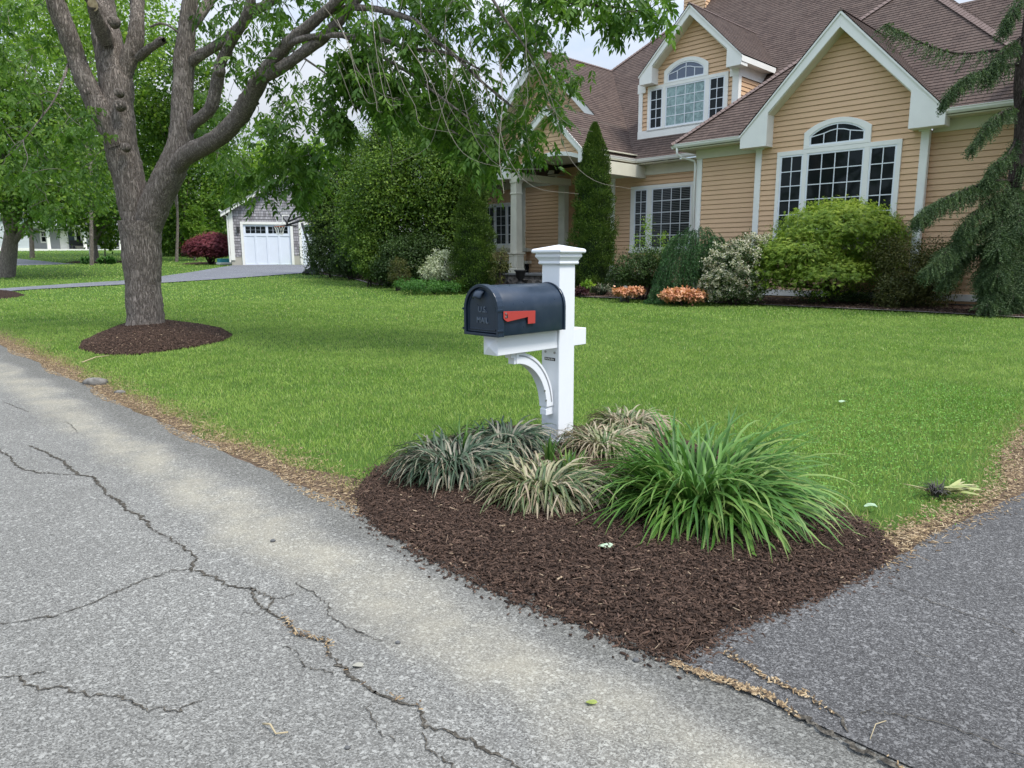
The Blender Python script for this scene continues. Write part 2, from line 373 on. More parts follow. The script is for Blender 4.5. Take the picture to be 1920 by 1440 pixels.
# near driveway, its edge rounding into the road
_dt = [1.9, 2.03, 2.18, 2.35, 2.58, 2.9, 3.24, 3.53, 4.15, 4.54, 5.1, 5.94, 8, 12, 21]; _ds = [1.22, 1.20, 1.19, 1.19, 1.13, 1.05, 1.01, .97, .86, .80, .74, .87, .95, 1.0, 1.0]
tt = np.arange(2.0, 21, .10); drive_edge = np.interp(tt, _dt, _ds) + uneven(tt, .014, 3.1) + rng.normal(0, .007, len(tt))
drive = gridmesh('driveway', xy(drive_edge, tt), xy(np.full(len(tt), -5.0), tt), 16, .018, m_drive)
# soil margin beside the road and the driveway
s_e = np.arange(1.0, 20, .08); w_e = .17 + .08*np.sin(s_e*1.9) + .07*np.sin(s_e*5.1+1) + np.clip((s_e-7)*.02, 0, .15)
soil = gridmesh('soil_margin', xy(s_e, np.full(len(s_e), 2.0)), xy(s_e, 2.06+w_e), 3, .006, m_soil)
t_e = np.arange(3.45, 14, .1); w_t = .12 + .05*np.sin(t_e*2.3)
soil2 = gridmesh('soil_margin', xy(np.interp(t_e, _dt, _ds)-.03, t_e), xy(np.interp(t_e, _dt, _ds)+w_t, t_e), 3, .007, m_soil)
# neighbour driveway
upp = [(-260, 572), (-80, 552), (0, 542.5), (120, 534), (233, 527), (303, 519), (360, 511), (413, 502), (452, 497.2), (520, 497.2), (640, 497)]
low = [(-260, 585), (-80, 562), (0, 548.5), (67, 543.5), (233, 534.5), (310, 531), (370, 527), (433, 523), (500, 518), (567, 513), (640, 508)]
A = resample([GS(*q) for q in upp], 80); Bq = resample([GS(*q) for q in low], 80)
nd_poly = [tuple(xy(a, b)) for a, b in A] + [tuple(xy(a, b)) for a, b in Bq[::-1]]
ndrive = gridmesh('neighbour_driveway', xy(A[:, 0], A[:, 1]), xy(Bq[:, 0], Bq[:, 1]), 10, .03, m_drive2)
fd = [G(*q)[:2] for q in [(-60, 480), (15, 484), (70, 489), (140, 495.5)]]; fe = [G(*q)[:2] for q in [(-60, 501), (10, 499), (70, 497.6), (140, 495.8)]]
fdrive = gridmesh('far_driveway', resample(fd, 20), resample(fe, 20), 6, .03, m_drive2)
fd_poly = [tuple(q) for q in fd] + [tuple(q) for q in fe[::-1]]
gap_poly = [tuple(q) for q in fd] 

# mulch beds
bed_px = [(690, 893), (664, 935), (690, 985), (775, 1040), (850, 1082), (930, 1120), (1000, 1150), (1090, 1185), (1180, 1222), (1285, 1262), (1345, 1225), (1390, 1190), (1470, 1160), (1570, 1122),
          (1640, 1080), (1690, 1046), (1655, 1005), (1600, 975), (1540, 945), (1480, 900), (1400, 860), (1280, 830), (1160, 812), (1040, 800), (930, 805), (840, 825), (760, 855)]
bed_xy = [tuple(G(*q)[:2]) for q in bed_px]
bed, bed_b = mound('mailbox_mulch_bed', bed_xy, .065, .012, m_mulch)
ring_xy = [tuple(G(*q)[:2]) for q in [(148, 655), (185, 666), (240, 668), (310, 660), (375, 650), (420, 640), (437, 630), (415, 617), (370, 609), (310, 602), (240, 606), (190, 625), (155, 642)]]
ring, ring_b = mound('tree_mulch_ring', ring_xy, .10, .012, m_mulch, lump=.006)
lring_xy = [tuple(G(*q)[:2]) for q in [(-60, 570), (0, 561), (30, 558), (50, 553), (30, 548), (0, 545), (-60, 545)]]
ring2, ring2_b = mound('far_mulch_ring', lring_xy, .12, .015, m_mulch, rings=6)
edge_px = [(2300, 622), (2100, 609), (1920, 598), (1700, 586), (1500, 577), (1300, 567), (1090, 558), (1000, 552.5), (870, 546), (770, 541.5), (700, 534), (680, 528), (650, 521), (610, 516), (570, 513)]
ed = resample([GS(*q) for q in edge_px], 150)
edge_t = lambda s: np.interp(s, ed[:, 0], ed[:, 1])
tb = np.maximum(ed[:, 1]+.4, 23.0)
hbed = gridmesh('house_mulch_bed', xy(ed[:, 0], ed[:, 1]), xy(ed[:, 0], tb), 10, .03, m_mulch, prof=lambda u: .05*np.sqrt(u)+.0); hbed['kind'] = 'stuff'

def poly_pts(poly, n):
    p = np.array(poly); lo, hi = p.min(0), p.max(0); out_ = []
    while sum(len(o) for o in out_) < n:
        q = rng.uniform(lo, hi, (n, 2)); out_.append(q[pip(q[:, 0], q[:, 1], poly)])
    return np.vstack(out_)[:n]
def chips(name, XY, Z, Lr, Wr, th, mat, tilt=.35, label=None):
    n = len(XY); a = rng.uniform(0, 2*np.pi, n); l = rng.uniform(*Lr, n)*(rng.uniform(.35, 1, n)); wd = rng.uniform(*Wr, n); h = th*rng.uniform(.5, 1.3, n)
    d = np.stack([np.cos(a), np.sin(a), rng.normal(0, tilt, n)], 1); d /= np.linalg.norm(d, axis=1)[:, None]
    up = np.stack([rng.normal(0, tilt, n), rng.normal(0, tilt, n), np.ones(n)], 1); sd_ = np.cross(up, d); sd_ /= np.linalg.norm(sd_, axis=1)[:, None]; nn = np.cross(d, sd_)
    c = np.c_[XY, Z]; V = []
    for (x, y, z) in [(-1, -1, 0), (1, -1, 0), (1, 1, 0), (-1, 1, 0), (-.9, -.7, 1), (.8, -.9, 1), (.9, .6, 1), (-.8, .9, 1)]:
        V.append(c + d*(l*x/2)[:, None] + sd_*(wd*y/2)[:, None] + nn*(h*z)[:, None])
    V = np.stack(V, 1).reshape(-1, 3); b = np.arange(n)[:, None]*8
    F = np.vstack([b+np.array(f) for f in [(4, 5, 6, 7), (0, 1, 5, 4), (1, 2, 6, 5), (2, 3, 7, 6), (3, 0, 4, 7)]])
    o = fast(name, V, F, mat, attrs={'rnd': np.repeat(rng.random(n), 8)}); tag(o, kind='stuff'); return o
def rndmat(name, stops, rough=.85):
    m = M(name, (.1, .1, .1), rough, .2); x = NT(m); a = x.n('ShaderNodeAttribute', attribute_name='rnd').outputs['Fac']; c = x.ramp(a, stops)
    c = x.mix(x.math('MULTIPLY', x.noise(120, 2, .6, x.pos()), .5), c, (.02, .014, .01)); x.l(c, x.b.inputs['Base Color']); return m
m_chip = rndmat('mulch_chips', [(0, (.026, .016, .011)), (.45, (.066, .040, .028)), (.85, (.12, .074, .052)), (.98, (.17, .105, .075)), (.993, (.36, .26, .17)), (1, (.5, .38, .25))])
m_dry = rndmat('dry_grass_bits', [(0, (.08, .055, .035)), (.35, (.25, .17, .095)), (.75, (.46, .33, .18)), (1, (.62, .49, .31))])
def hmound(q, b, h, off):
    c = b.mean(0); a = np.arctan2(q[:, 1]-c[1], q[:, 0]-c[0]); ab = np.arctan2(b[:, 1]-c[1], b[:, 0]-c[0]); rb = np.hypot(*(b-c).T); o = np.argsort(ab)
    r = np.hypot(*(q-c).T)/np.interp(a, ab[o], rb[o], period=2*np.pi); return zg(q[:, 1]) + off + h*(1-np.clip(r, 0, 1)**3)
q = poly_pts(list(map(tuple, bed_b)), 70000); chips('mulch_chips', q, hmound(q, bed_b, .065, .012)+rng.uniform(-.004, .016, len(q)), (.012, .045), (.002, .008), .0035, m_chip, .28)
q = poly_pts(list(map(tuple, bed_b)), 9000); chips('mulch_shreds', q, hmound(q, bed_b, .065, .012)+rng.uniform(.006, .02, len(q)), (.03, .085), (.001, .0032), .0018, m_chip, .22)
k = rng.integers(0, len(bed_b), 1500); q = bed_b[k] + rng.normal(0, .035, (1500, 2)); chips('mulch_crumbs', q, zg(q[:, 1])+.016, (.01, .035), (.004, .009), .004, m_chip, .12)
q = poly_pts(list(map(tuple, ring_b)), 24000); chips('tree_mulch_chips', q, hmound(q, ring_b, .10, .012)+rng.uniform(-.004, .014, len(q)), (.02, .055), (.006, .014), .006, m_chip)
n = 16000; k = rng.uniform(ed[:, 0].min(), ed[:, 0].max(), n); tq = edge_t(k) + rng.uniform(0, 1, n)**1.6*4; q = xy(k, tq)
chips('house_bed_chips', q, zg(q[:, 1])+.055, (.04, .09), (.015, .03), .01, m_chip)
# dry clippings and dead grass beside the road and driveway
n = 15000; k = rng.uniform(1.6, 16, n); tq = 2.02 + np.abs(rng.normal(.02, .20, n))*np.interp(k, [1.6, 3, 16], [.7, 1, 1.3]) + .05*np.sin(k*3)
q = xy(k, tq); keep = ~pip(q[:, 0], q[:, 1], list(map(tuple, bed_b))); q = q[keep]
chips('dry_clippings', q, zg(q[:, 1])+.014, (.012, .05), (.002, .006), .002, m_dry, .2)
n = 6000; tq = 3.3+6.7*rng.random(n)**1.5; k = np.interp(tq, _dt, _ds) + rng.normal(.09, .065, n); q = xy(k, tq); keep = ~pip(q[:, 0], q[:, 1], list(map(tuple, bed_b))) | (rng.random(n) < .1); q = q[keep]
chips('dry_clippings', q, zg(q[:, 1])+.022, (.012, .05), (.002, .006), .002, m_dry, .2)

m_edging = M('bed_edging_strip', (.22, .20, .17), .9); _x = NT(m_edging); _x.l(_x.ramp(_x.noise(6, 4, .6, _x.pos()), [(.35, (.12, .11, .09)), (.65, (.30, .275, .23))]), _x.b.inputs['Base Color'])
gridmesh('kerb_edging', xy(ed[:, 0], ed[:, 1]-.10), xy(ed[:, 0], ed[:, 1]+.03), 2, .045, m_edging)
# cracks in the paving
m_crack = M('crack_shadowed_gap', (.05, .045, .04), .98, .05); _x = NT(m_crack); _x.l(_x.ramp(_x.noise(60, 4, .7, _x.pos()), [(.30, (.022, .020, .017)), (.5, (.07, .062, .05)), (.68, (.17, .15, .12))]), _x.b.inputs['Base Color'])
def crack(parent, pts, wpx, sc=(1, 0, 0), off=.016, rag=.75):
    k, ox, oy = sc; P0 = [G(x/k+ox, y/k+oy)[:2] for x, y in pts]; p = resample(P0, max(12, int(sum(np.linalg.norm(np.diff(np.array(P0), axis=0), axis=1))/.012)))
    n = len(p); j = np.cumsum(rng.normal(0, .0035, (n, 2)), 0); j -= np.linspace(0, 1, n)[:, None]*j[-1]; p = p + j + rng.normal(0, .0045, (n, 2))
    d = np.gradient(p, axis=0); d /= np.linalg.norm(d, axis=1)[:, None]+1e-9; nn = np.c_[-d[:, 1], d[:, 0]]
    wpx = wpx*.7; w0 = wpx*.001*(1+rag*rng.normal(0, 1, n))*np.interp(np.linspace(0, 1, n), [0, .06, .9, 1], [.3, 1, 1, .2]); w0 = np.clip(w0, .0012, None)
    w1 = np.clip(wpx*.001*(1+rag*rng.normal(0, 1, n)), .0012, None)
    A_ = p + nn*w0[:, None]/2; B_ = p - nn*w1[:, None]/2
    V = np.vstack([np.c_[A_, zg(A_[:, 1])+off], np.c_[B_, zg(B_[:, 1])+off]]); i = np.arange(n-1); F = np.stack([i, i+n, i+n+1, i+1], 1)
    if np.cross(V[F[0][1]]-V[F[0][0]], V[F[0][2]]-V[F[0][0]])[2] < 0: F = F[:, ::-1]
    o = fast('crack', V, F, m_crack, parent=parent); return p
Z4 = (2, 0, 1000); Z3 = (2.743, 0, 560); Z5 = (2, 960, 1000)
crack(road, [(0, 780), (60, 850), (110, 885), (200, 910), (380, 915)], 13, Z3)
crack(road, [(20, 540), (150, 590)], 6, Z3); crack(road, [(340, 640), (400, 700)], 5, Z3)
c1 = crack(road, [(150, 765), (270, 805), (300, 830), (380, 880), (405, 910), (465, 925), (480, 960), (560, 1040), (620, 1060), (640, 1095), (720, 1135), (760, 1160), (790, 1205)], 18, Z3)
c2 = crack(road, [(580, 0), (690, 50), (735, 100), (720, 148), (790, 180), (850, 205), (930, 215), (950, 265), (995, 310), (1050, 350), (1080, 385), (1180, 415), (1215, 440), (1220, 480), (1270, 530), (1300, 580), (1370, 640), (1450, 665), (1540, 695), (1580, 745), (1680, 765), (1740, 790), (1800, 825), (1900, 870), (2000, 925)], 13, Z4)
crack(road, [(930, 215), (980, 240), (1030, 255), (1010, 300), (995, 310)], 9, Z4); crack(road, [(1030, 255), (1060, 255), (1110, 235)], 6, Z4); crack(road, [(880, 310), (940, 318), (985, 305)], 4, Z4)
crack(road, [(720, 148), (640, 155), (560, 190), (480, 225), (360, 268), (270, 300), (190, 325), (90, 335), (0, 350)], 8, Z4)
crack(road, [(0, 550), (70, 555), (90, 580), (150, 600), (250, 595), (270, 610), (320, 640), (430, 635), (470, 660), (550, 685), (600, 675), (670, 680), (700, 655), (760, 640)], 8, Z4)
crack(road, [(70, 552), (120, 548), (175, 533)], 5, Z4)
crack(road, [(1110, 200), (1160, 235), (1210, 280), (1240, 325), (1300, 350), (1430, 415)], 5, Z4); crack(road, [(1065, 435), (1100, 470), (1115, 510), (1180, 525), (1250, 540)], 5, Z4)
crack(road, [(1375, 650), (1385, 700), (1430, 770), (1490, 800)], 4, Z4); crack(road, [(1590, 760), (1600, 830), (1660, 870), (1720, 900)], 6, Z4)
s1 = crack(drive, [(600, 505), (700, 545), (850, 600), (960, 640), (1100, 720), (1200, 780), (1280, 830), (1400, 880), (1500, 930)], 20, Z5, .023)
s2_ = crack(drive, [(800, 470), (870, 500), (920, 560), (1000, 595), (1090, 630), (1180, 680), (1250, 720), (1260, 770)], 12, Z5, .023)
crack(drive, [(1370, 195), (1450, 225), (1560, 270), (1680, 310), (1800, 350), (1900, 400)], 5, Z5, .023); crack(drive, [(1300, 700), (1400, 700), (1500, 720), (1600, 745), (1700, 790), (1850, 840), (1950, 880)], 5, Z5, .023)
crack(drive, [(1500, 460), (1560, 480), (1640, 500)], 4, Z5, .023)
def along(p, n, sd_): k = rng.integers(0, len(p), n*3); k = k[(np.sin(k*.11)+np.sin(k*.043+1)+rng.normal(0, .5, len(k))) > .55][:n]; n = len(k); return p[k] + rng.normal(0, sd_, (n, 2))
q = along(s1, 520, .010); q2 = along(s2_, 150, .009); q3 = along(c2[len(c2)//2:], 90, .009); q = np.vstack([q, q2, q3])
chips('dry_seam_debris', q, zg(q[:, 1])+.024, (.008, .03), (.002, .006), .002, m_dry, .15)

# ================================================================== GRASS
m_grass = M('lawn_grass', (.1, .2, .03), .55, .3); _x = NT(m_grass); _p = _x.pos()
_a = _x.n('ShaderNodeAttribute', attribute_name='rnd').outputs['Fac']; _dr = _x.n('ShaderNodeAttribute', attribute_name='dry').outputs['Fac']
_c = _x.ramp(_a, [(0, (.12, .235, .030)), (.5, (.24, .395, .055)), (.88, (.38, .50, .11)), (1, (.56, .58, .28))])
_c = _x.mix(_x.ramp(_x.noise(.55, 4, .6, _p), [(.35, (0, 0, 0)), (.65, (.55, .55, .55))]), _c, (.42, .54, .13))
_c = _x.mix(_x.ramp(_x.noise(2.3, 4, .6, _p), [(.42, (0, 0, 0)), (.70, (.42, .42, .42))]), _c, (.10, .22, .04))
_c = _x.mix(_dr, _c, (.48, .36, .17)); _x.l(_c, _x.b.inputs['Base Color'])
_t = _x.n('ShaderNodeBsdfTranslucent'); _x.l(_c, _t.inputs[0]); _s = _x.n('ShaderNodeMixShader', {0: .35}); _x.l(_x.b.outputs[0], _s.inputs[1]); _x.l(_t.outputs[0], _s.inputs[2]); _x.l(_s.outputs[0], _x.o.inputs[0])
def lawn_ok(x, y):
    s, t = stof(x, y); ok = (t > 2.10 + .06*np.sin(s*3.3)+.05*np.sin(s*7)+rng.normal(0, .03, len(s))) & (t < edge_t(np.clip(s, ed[:, 0].min(), ed[:, 0].max())) - .02) | (s > 30.5) & (t > 2.3)
    ok &= s > np.interp(t, _dt, _ds) + .04 + .05*np.sin(t*4)+rng.normal(0, .03, len(s))
    for pl in (bed_b, ring_b, ring2_b, nd_poly, fd_poly): ok &= ~pip(x, y, list(map(tuple, pl)))
    return ok
def grass_band(y0, y1, n, lng, wd, over=.12):
    y = np.sqrt(rng.uniform(y0**2, y1**2, n)); lim = y*.7213*(1+over)+.4; x = rng.uniform(-1, 1, n)*lim
    m = lawn_ok(x, y); return x[m], y[m], lng, wd
parts = []
for y0, y1, n, lng, wd in [(2.9, 5, 42000, .046, .0038), (5, 7, 80000, .042, .0045), (7, 10, 120000, .040, .0058), (10, 14, 120000, .040, .0080), (14, 20, 90000, .045, .014), (20, 30, 60000, .05, .024), (30, 48, 45000, .06, .040), (48, 84, 26000, .08, .07)]:
    x, y, lng, wd = grass_band(y0, y1, n, lng, wd); parts.append((x, y, np.full(len(x), lng), np.full(len(x), wd)))
x, y, lg, wd = [np.concatenate([p[i] for p in parts]) for i in range(4)]
n = len(x); s, t = stof(x, y); a = rng.uniform(0, 2*np.pi, n); lg = lg*.82*rng.uniform(.6, 1.2, n)
lean = rng.normal(0, .45, (n, 2)); z0 = zg(y)
de = np.minimum(t-2.14, (s-np.interp(t, _dt, _ds)-.05)*1.0); bb = resample(bed_b, 60, True); near = np.where(y < 7)[0]
db = np.full(n, 9.0); db[near] = np.min(np.hypot(x[near][:, None]-bb[None, :, 0], y[near][:, None]-bb[None, :, 1]), axis=1)
dry = np.clip(1.15-de/.20+rng.normal(0, .25, n), 0, 1)*(rng.random(n) < .75); dry = np.maximum(dry, np.clip(.8-de/.5, 0, 1)*(rng.random(n) < .35)); dry = np.maximum(dry, (rng.random(n) < .03)*.6)
dry = np.where((db < .10) & (s < 2.2), np.maximum(dry, rng.random(n)*.9), dry)
lg = lg*np.clip(.45+de/.25, .4, 1)
pb = np.c_[x, y, z0]; sdv = np.stack([np.cos(a), np.sin(a), np.zeros(n)], 1)*wd[:, None]/2; tip = pb + np.c_[lean*lg[:, None], lg]
mid = pb + np.c_[lean*lg[:, None]*.35, lg*.55]
V = np.stack([pb-sdv, pb+sdv, mid+sdv*.8, mid-sdv*.8, tip], 1).reshape(-1, 3); b = np.arange(n)*5
F = np.vstack([np.stack([b, b+1, b+2], 1), np.stack([b, b+2, b+3], 1), np.stack([b+3, b+2, b+4], 1)])
grass = fast('grass', V, F, m_grass, attrs={'rnd': np.repeat(rng.random(n)**1.2, 5), 'dry': np.repeat(dry, 5)}); tag(grass, kind='stuff')
# low clover between the blades on the right of the lawn
m_clover = leafmat('clover_leaf', (.08, .20, .03), (.15, .32, .05), (.24, .42, .08), .3)
n = 7000; k = rng.normal(1.9, .55, n); tq = rng.uniform(4.0, 8.5, n); q = xy(k, tq); ok = lawn_ok(q[:, 0], q[:, 1]); q = q[ok]; n = len(q)
def leafmesh(name, P0, D, Nn, Ln, W, rnd, mat, parent=None, fold=.18, wide=.45):
    D = D/(np.linalg.norm(D, axis=1)[:, None]+1e-9); sd_ = np.cross(D, Nn); sd_ /= np.linalg.norm(sd_, axis=1)[:, None]+1e-9; nn = np.cross(sd_, D); n = len(P0)
    Ln = np.broadcast_to(Ln, n)[:, None]; W = np.broadcast_to(W, n)[:, None]
    V = np.stack([P0, P0+D*Ln*wide+sd_*W/2+nn*W*fold, P0+D*Ln, P0+D*Ln*wide-sd_*W/2+nn*W*fold], 1).reshape(-1, 3)
    b = np.arange(n)*4; F = np.vstack([np.stack([b, b+1, b+2], 1), np.stack([b, b+2, b+3], 1)])
    return fast(name, V, F, mat, parent=parent, attrs={'rnd': np.repeat(rnd, 4)})
def rdir(n): d = rng.normal(0, 1, (n, 3)); return d/np.linalg.norm(d, axis=1)[:, None]
d = rdir(n); d[:, 2] = np.abs(d[:, 2])*.3+.1; cl = leafmesh('clover', np.c_[q, zg(q[:, 1])+rng.uniform(.02, .045, n)], d, np.c_[rng.normal(0, .3, (n, 2)), np.ones(n)], .016, .014, rng.random(n), m_clover); tag(cl, kind='stuff')
# ================================================================== MAILBOX
m_post = paint('white_vinyl_post', (.80, .82, .84), .35, .04, 3)
m_box = M('dark_blue_grey_enamel', (.011, .023, .042), .30, .5); _x = NT(m_box); _p = _x.pos()
_x.l(_x.mix(_x.ramp(_x.noise(9, 5, .65, _p), [(.5, (0, 0, 0)), (.75, (.35, .35, .35))]), (.011, .023, .042), (.05, .065, .09)), _x.b.inputs['Base Color'])
_x.l(_x.ramp(_x.noise(14, 4, .6, _p), [(.3, (.26, .26, .26)), (.7, (.38, .38, .38))]), _x.b.inputs['Roughness'])
m_red = M('faded_red_enamel', (.40, .045, .035), .5, .4); m_steel = M('steel_fastener', (.35, .35, .34), .35, .5, .8); m_black = M('black_plate', (.02, .02, .02), .5)
m_rubber = M('matt_black_plastic', (.02, .021, .022), .6)
def sqprof(b, s, t, prof):
    n0 = len(b.v)
    for h, z in prof: b.v += [tuple(st(s+a*h, t+c*h, z)) for a, c in ((-1, -1), (1, -1), (1, 1), (-1, 1))]
    for i in range(len(prof)-1):
        for j in range(4): b.f.append((n0+i*4+j, n0+i*4+(j+1) % 4, n0+i*4+4+(j+1) % 4, n0+i*4+4+j))
    b.f.append((n0+3, n0+2, n0+1, n0)); k = n0+4*(len(prof)-1); b.f.append((k, k+1, k+2, k+3))
PS, PT = 3.403, 3.839
mb = thing('mailbox', st(PS, PT, 0), 'dark blue metal mailbox with red flag on a square white post', 'mailbox')
b = B(); sqprof(b, PS, PT, [(.084, 0), (.084, 1.362)]); post = b.build('post', m_post, mb, bevel=.006)
b = B(); sqprof(b, PS, PT, [(.088, 1.355), (.100, 1.357), (.103, 1.366), (.100, 1.378), (.101, 1.382), (.108, 1.395), (.118, 1.408), (.120, 1.418), (.116, 1.424), (.116, 1.432), (.132, 1.434), (.138, 1.441), (.138, 1.455), (.130, 1.463), (.004, 1.492)])
b.build('post_cap', m_post, mb, bevel=.003)
b = B(); sqprof(b, PS, PT, [(.118, .0), (.118, .045), (.108, .062), (.104, .085), (.092, .10), (.086, .102)]); b.build('base_skirt', m_post, mb, bevel=.004)
O = lambda s, t, z: st(s, t, z)
b = B(); b.box(O(0, 0, 0), 3.335, 3.471, .770, .893, 3.172, 3.7555); b.box(O(0, 0, 0), 3.335, 3.471, .770, .893, 3.9225, 4.075)
n0 = len(b.v); b.v += [tuple(st(s, 3.172, z)) for s, z in ((3.335, .77), (3.471, .77), (3.471, .893), (3.335, .893))] + [tuple(st(3.403, 3.150, .83))]; b.f += [(n0+i, n0+(i+1) % 4, n0+4) for i in range(4)]
b.build('support_arm', m_post, mb, bevel=.004)
b = B(); fr = Fr('s', 3.44)
arc = [(3.375+.378*math.cos(a), .34+.43*math.sin(a)) for a in np.linspace(0.02, math.pi/2, 18)]; ari = [(3.375+.305*math.cos(a), .34+.352*math.sin(a)) for a in np.linspace(math.pi/2, 0.02, 18)]
b.prism(fr, arc+ari, 0, .075)
b.prism(fr, [(3.36, .69), (3.47, .69), (3.47, .7695), (3.33, .7695), (3.33, .735), (3.36, .735)], .008, .067); b.prism(fr, [(3.68, .285), (3.7545, .285), (3.7545, .40), (3.69, .40), (3.69, .33), (3.68, .33)], .008, .067)
b.build('curved_brace', m_post, mb, bevel=.003)
b = B()
for a0 in (.005, .066): b.prism(fr, [(3.375+.36*math.cos(a), .34+.412*math.sin(a)) for a in np.linspace(.1, 1.5, 16)] + [(3.375+.352*math.cos(a), .34+.404*math.sin(a)) for a in np.linspace(1.5, .1, 16)], a0-.008 if a0 < .01 else .0745, a0-.004 if a0 < .01 else .0775)
b.build('brace_groove', M('grey_groove', (.25, .26, .28), .6), mb)
for px, py in ((1023, 659), (1040, 661.5)):
    s_, z_ = T(px, py, 3.755); b = B(); fr2 = Fr('t', 3.755); b.prism(fr2, [(s_+.009*math.cos(a), z_+.009*math.sin(a)) for a in np.linspace(0, 2*math.pi, 13)[:-1]], 0, .004); b.build('bolt', m_steel, mb)
for px, py in ((1021, 733), (1023.5, 751)):
    t_, z_ = S(px, py, 3.365); b = B(); b.prism(Fr('s', 3.365), [(t_+.008*math.cos(a), z_+.008*math.sin(a)) for a in np.linspace(0, 2*math.pi, 13)[:-1]], 0, .004); b.build('bolt', m_steel, mb)
pl = B(); s0_, z0_ = T(1021.5, 669, 3.755); s1_, z1_ = T(1041, 677, 3.755); pl.box(Fr('t', 3.755), s1_, s0_, z1_, z0_, 0, .003); plate = pl.build('maker_plate', m_black, mb)
b = B()
for i in range(9):
    a = s0_-.006-(s0_-s1_-.012)*i/9; b.box(Fr('t', 3.752), a-.005, a-.001, (z0_+z1_)/2-.006+.002*(i % 2), (z0_+z1_)/2+.007-.002*(i % 3), 0, .001)
b.build('plate_marks', m_white, plate)
# mailbox body
BC, BR, BZ0, BZ1 = 3.43, .158, .905, 1.070
def dome(r, z0=BZ0, zc=BZ1, n=18, low=0.0): return [(BC-r, z0+low)] + [(BC-r*math.cos(a), zc+r*math.sin(a)) for a in np.linspace(0, math.pi, n)] + [(BC+r, z0+low)]
frB = Fr('t', 3.74)
b = B(); b.prism(frB, dome(BR), 0, .585); body = b.build('mailbox_body', m_box, mb, bevel=.004)
for p_ in body.data.polygons: p_.use_smooth = True
b = B(); b.prism(Fr('t', 3.765), dome(BR+.006), 0, .02); b.build('rear_rim', m_box, mb, bevel=.003)
b = B(); b.ring(Fr('t', 3.163), dome(BR+.008, low=-.004), dome(BR-.012, low=.014), 0, .055); b.build('front_collar', m_box, mb, bevel=.003)
b = B(); b.prism(Fr('t', 3.165), dome(BR-.013, low=.016), 0, .038); door = b.build('mailbox_door', m_box, mb, bevel=.004)
b = B(); b.ring(Fr('t', 3.127), dome(BR-.018, low=.021), dome(BR-.026, low=.028), 0, .006); b.box(Fr('t', 3.127), BC-.125, BC+.125, BZ0+.034, BZ0+.042, 0, .006); b.build('door_rib', m_box, door, bevel=.002)
b = B(); hn = 9
hpts = []
for u in np.linspace(0, 1, 7):
    for a in np.linspace(-1, 1, hn): hpts.append(st(BC+.020+.050*a*(1-.25*u), 3.127-.052*math.sin(u*1.5)*(1-.35*abs(a)**3), 1.205-.012*abs(a)**2-.055*u**1.4))
b.add(hpts, [(i_*hn+j_, i_*hn+j_+1, (i_+1)*hn+j_+1, (i_+1)*hn+j_) for i_ in range(6) for j_ in range(hn-1)])
hd = b.build('door_handle', m_box, door, smooth=True); sm_ = hd.modifiers.new('thick', 'SOLIDIFY'); sm_.thickness = .006
for sg in (1, -1):
    for z_ in (.935, 1.065):
        b = B(); b.box(O(0, 0, 0), BC+sg*(BR+.006), BC+sg*(BR+.014), z_, z_+.014, 3.100, 3.150); b.build('hinge_tab', m_box, mb, bevel=.002)
def text(body_, size, org, X, Y, mat, parent, name, ext=.002, align='CENTER', bev=0):
    cu = bpy.data.curves.new(name, 'FONT'); cu.body = body_; cu.size = size; cu.extrude = ext; cu.align_x = align; cu.align_y = 'CENTER'; cu.bevel_depth = bev
    tmp = bpy.data.objects.new(name, cu); COL.objects.link(tmp); bpy.context.view_layer.update(); me = bpy.data.meshes.new_from_object(tmp.evaluated_get(bpy.context.evaluated_depsgraph_get())); bpy.data.objects.remove(tmp); bpy.data.curves.remove(cu)
    me.materials.clear(); me.materials.append(mat); o = bpy.data.objects.new(name, me); COL.objects.link(o); Z = np.cross(X, Y); o.parent = parent
    p = np.array(org)-worldloc(parent)
    o.matrix_local = Matrix([[X[0], Y[0], Z[0], p[0]], [X[1], Y[1], Z[1], p[1]], [X[2], Y[2], Z[2], p[2]], [0, 0, 0, 1]]); return o
m_emb = M('pale_embossed_letters', (.085, .11, .14), .4, .5)  # letters set paler than the door enamel
text('U.S.', .052, st(BC-.003, 3.124, 1.070), -D1, UP, m_emb, door, 'lettering', .002, bev=.0012)
text('MAIL', .052, st(BC-.003, 3.124, 1.000), -D1, UP, m_emb, door, 'lettering', .002, bev=.0012)
b = B(); frs = Fr('s', BC-BR-.012)
b.prism(frs, [(3.150, 1.066), (3.445, 1.056), (3.443, .972), (3.374, .972), (3.374, 1.018), (3.183, .998), (3.158, 1.012), (3.150, 1.022)], 0, .004); flag = b.build('flag', m_red, mb, bevel=.001)
for t_, z_ in ((3.168, 1.052), (3.168, 1.030)):
    b = B(); b.prism(Fr('s', BC-BR-.016), [(t_+.006*math.cos(a), z_+.006*math.sin(a)) for a in np.linspace(0, 2*math.pi, 11)[:-1]], 0, .004); b.build('rivet', m_steel, flag)
b = B(); b.box(Fr('s', BC-BR-.016), 3.176, 3.186, 1.022, 1.046, 0, .002); b.build('stop_slot', m_black, flag)
b = B(); b.tube([st(BC-BR+.002, 3.168, 1.042), st(BC-BR-.013, 3.168, 1.042)], .012, 10); b.build('flag_pivot', m_box, mb)
b = B(); b.box(O(0, 0, 0), BC-.10, BC+.10, .8935, .9045, 3.16, 3.735); b.build('mounting_board', m_post, mb)

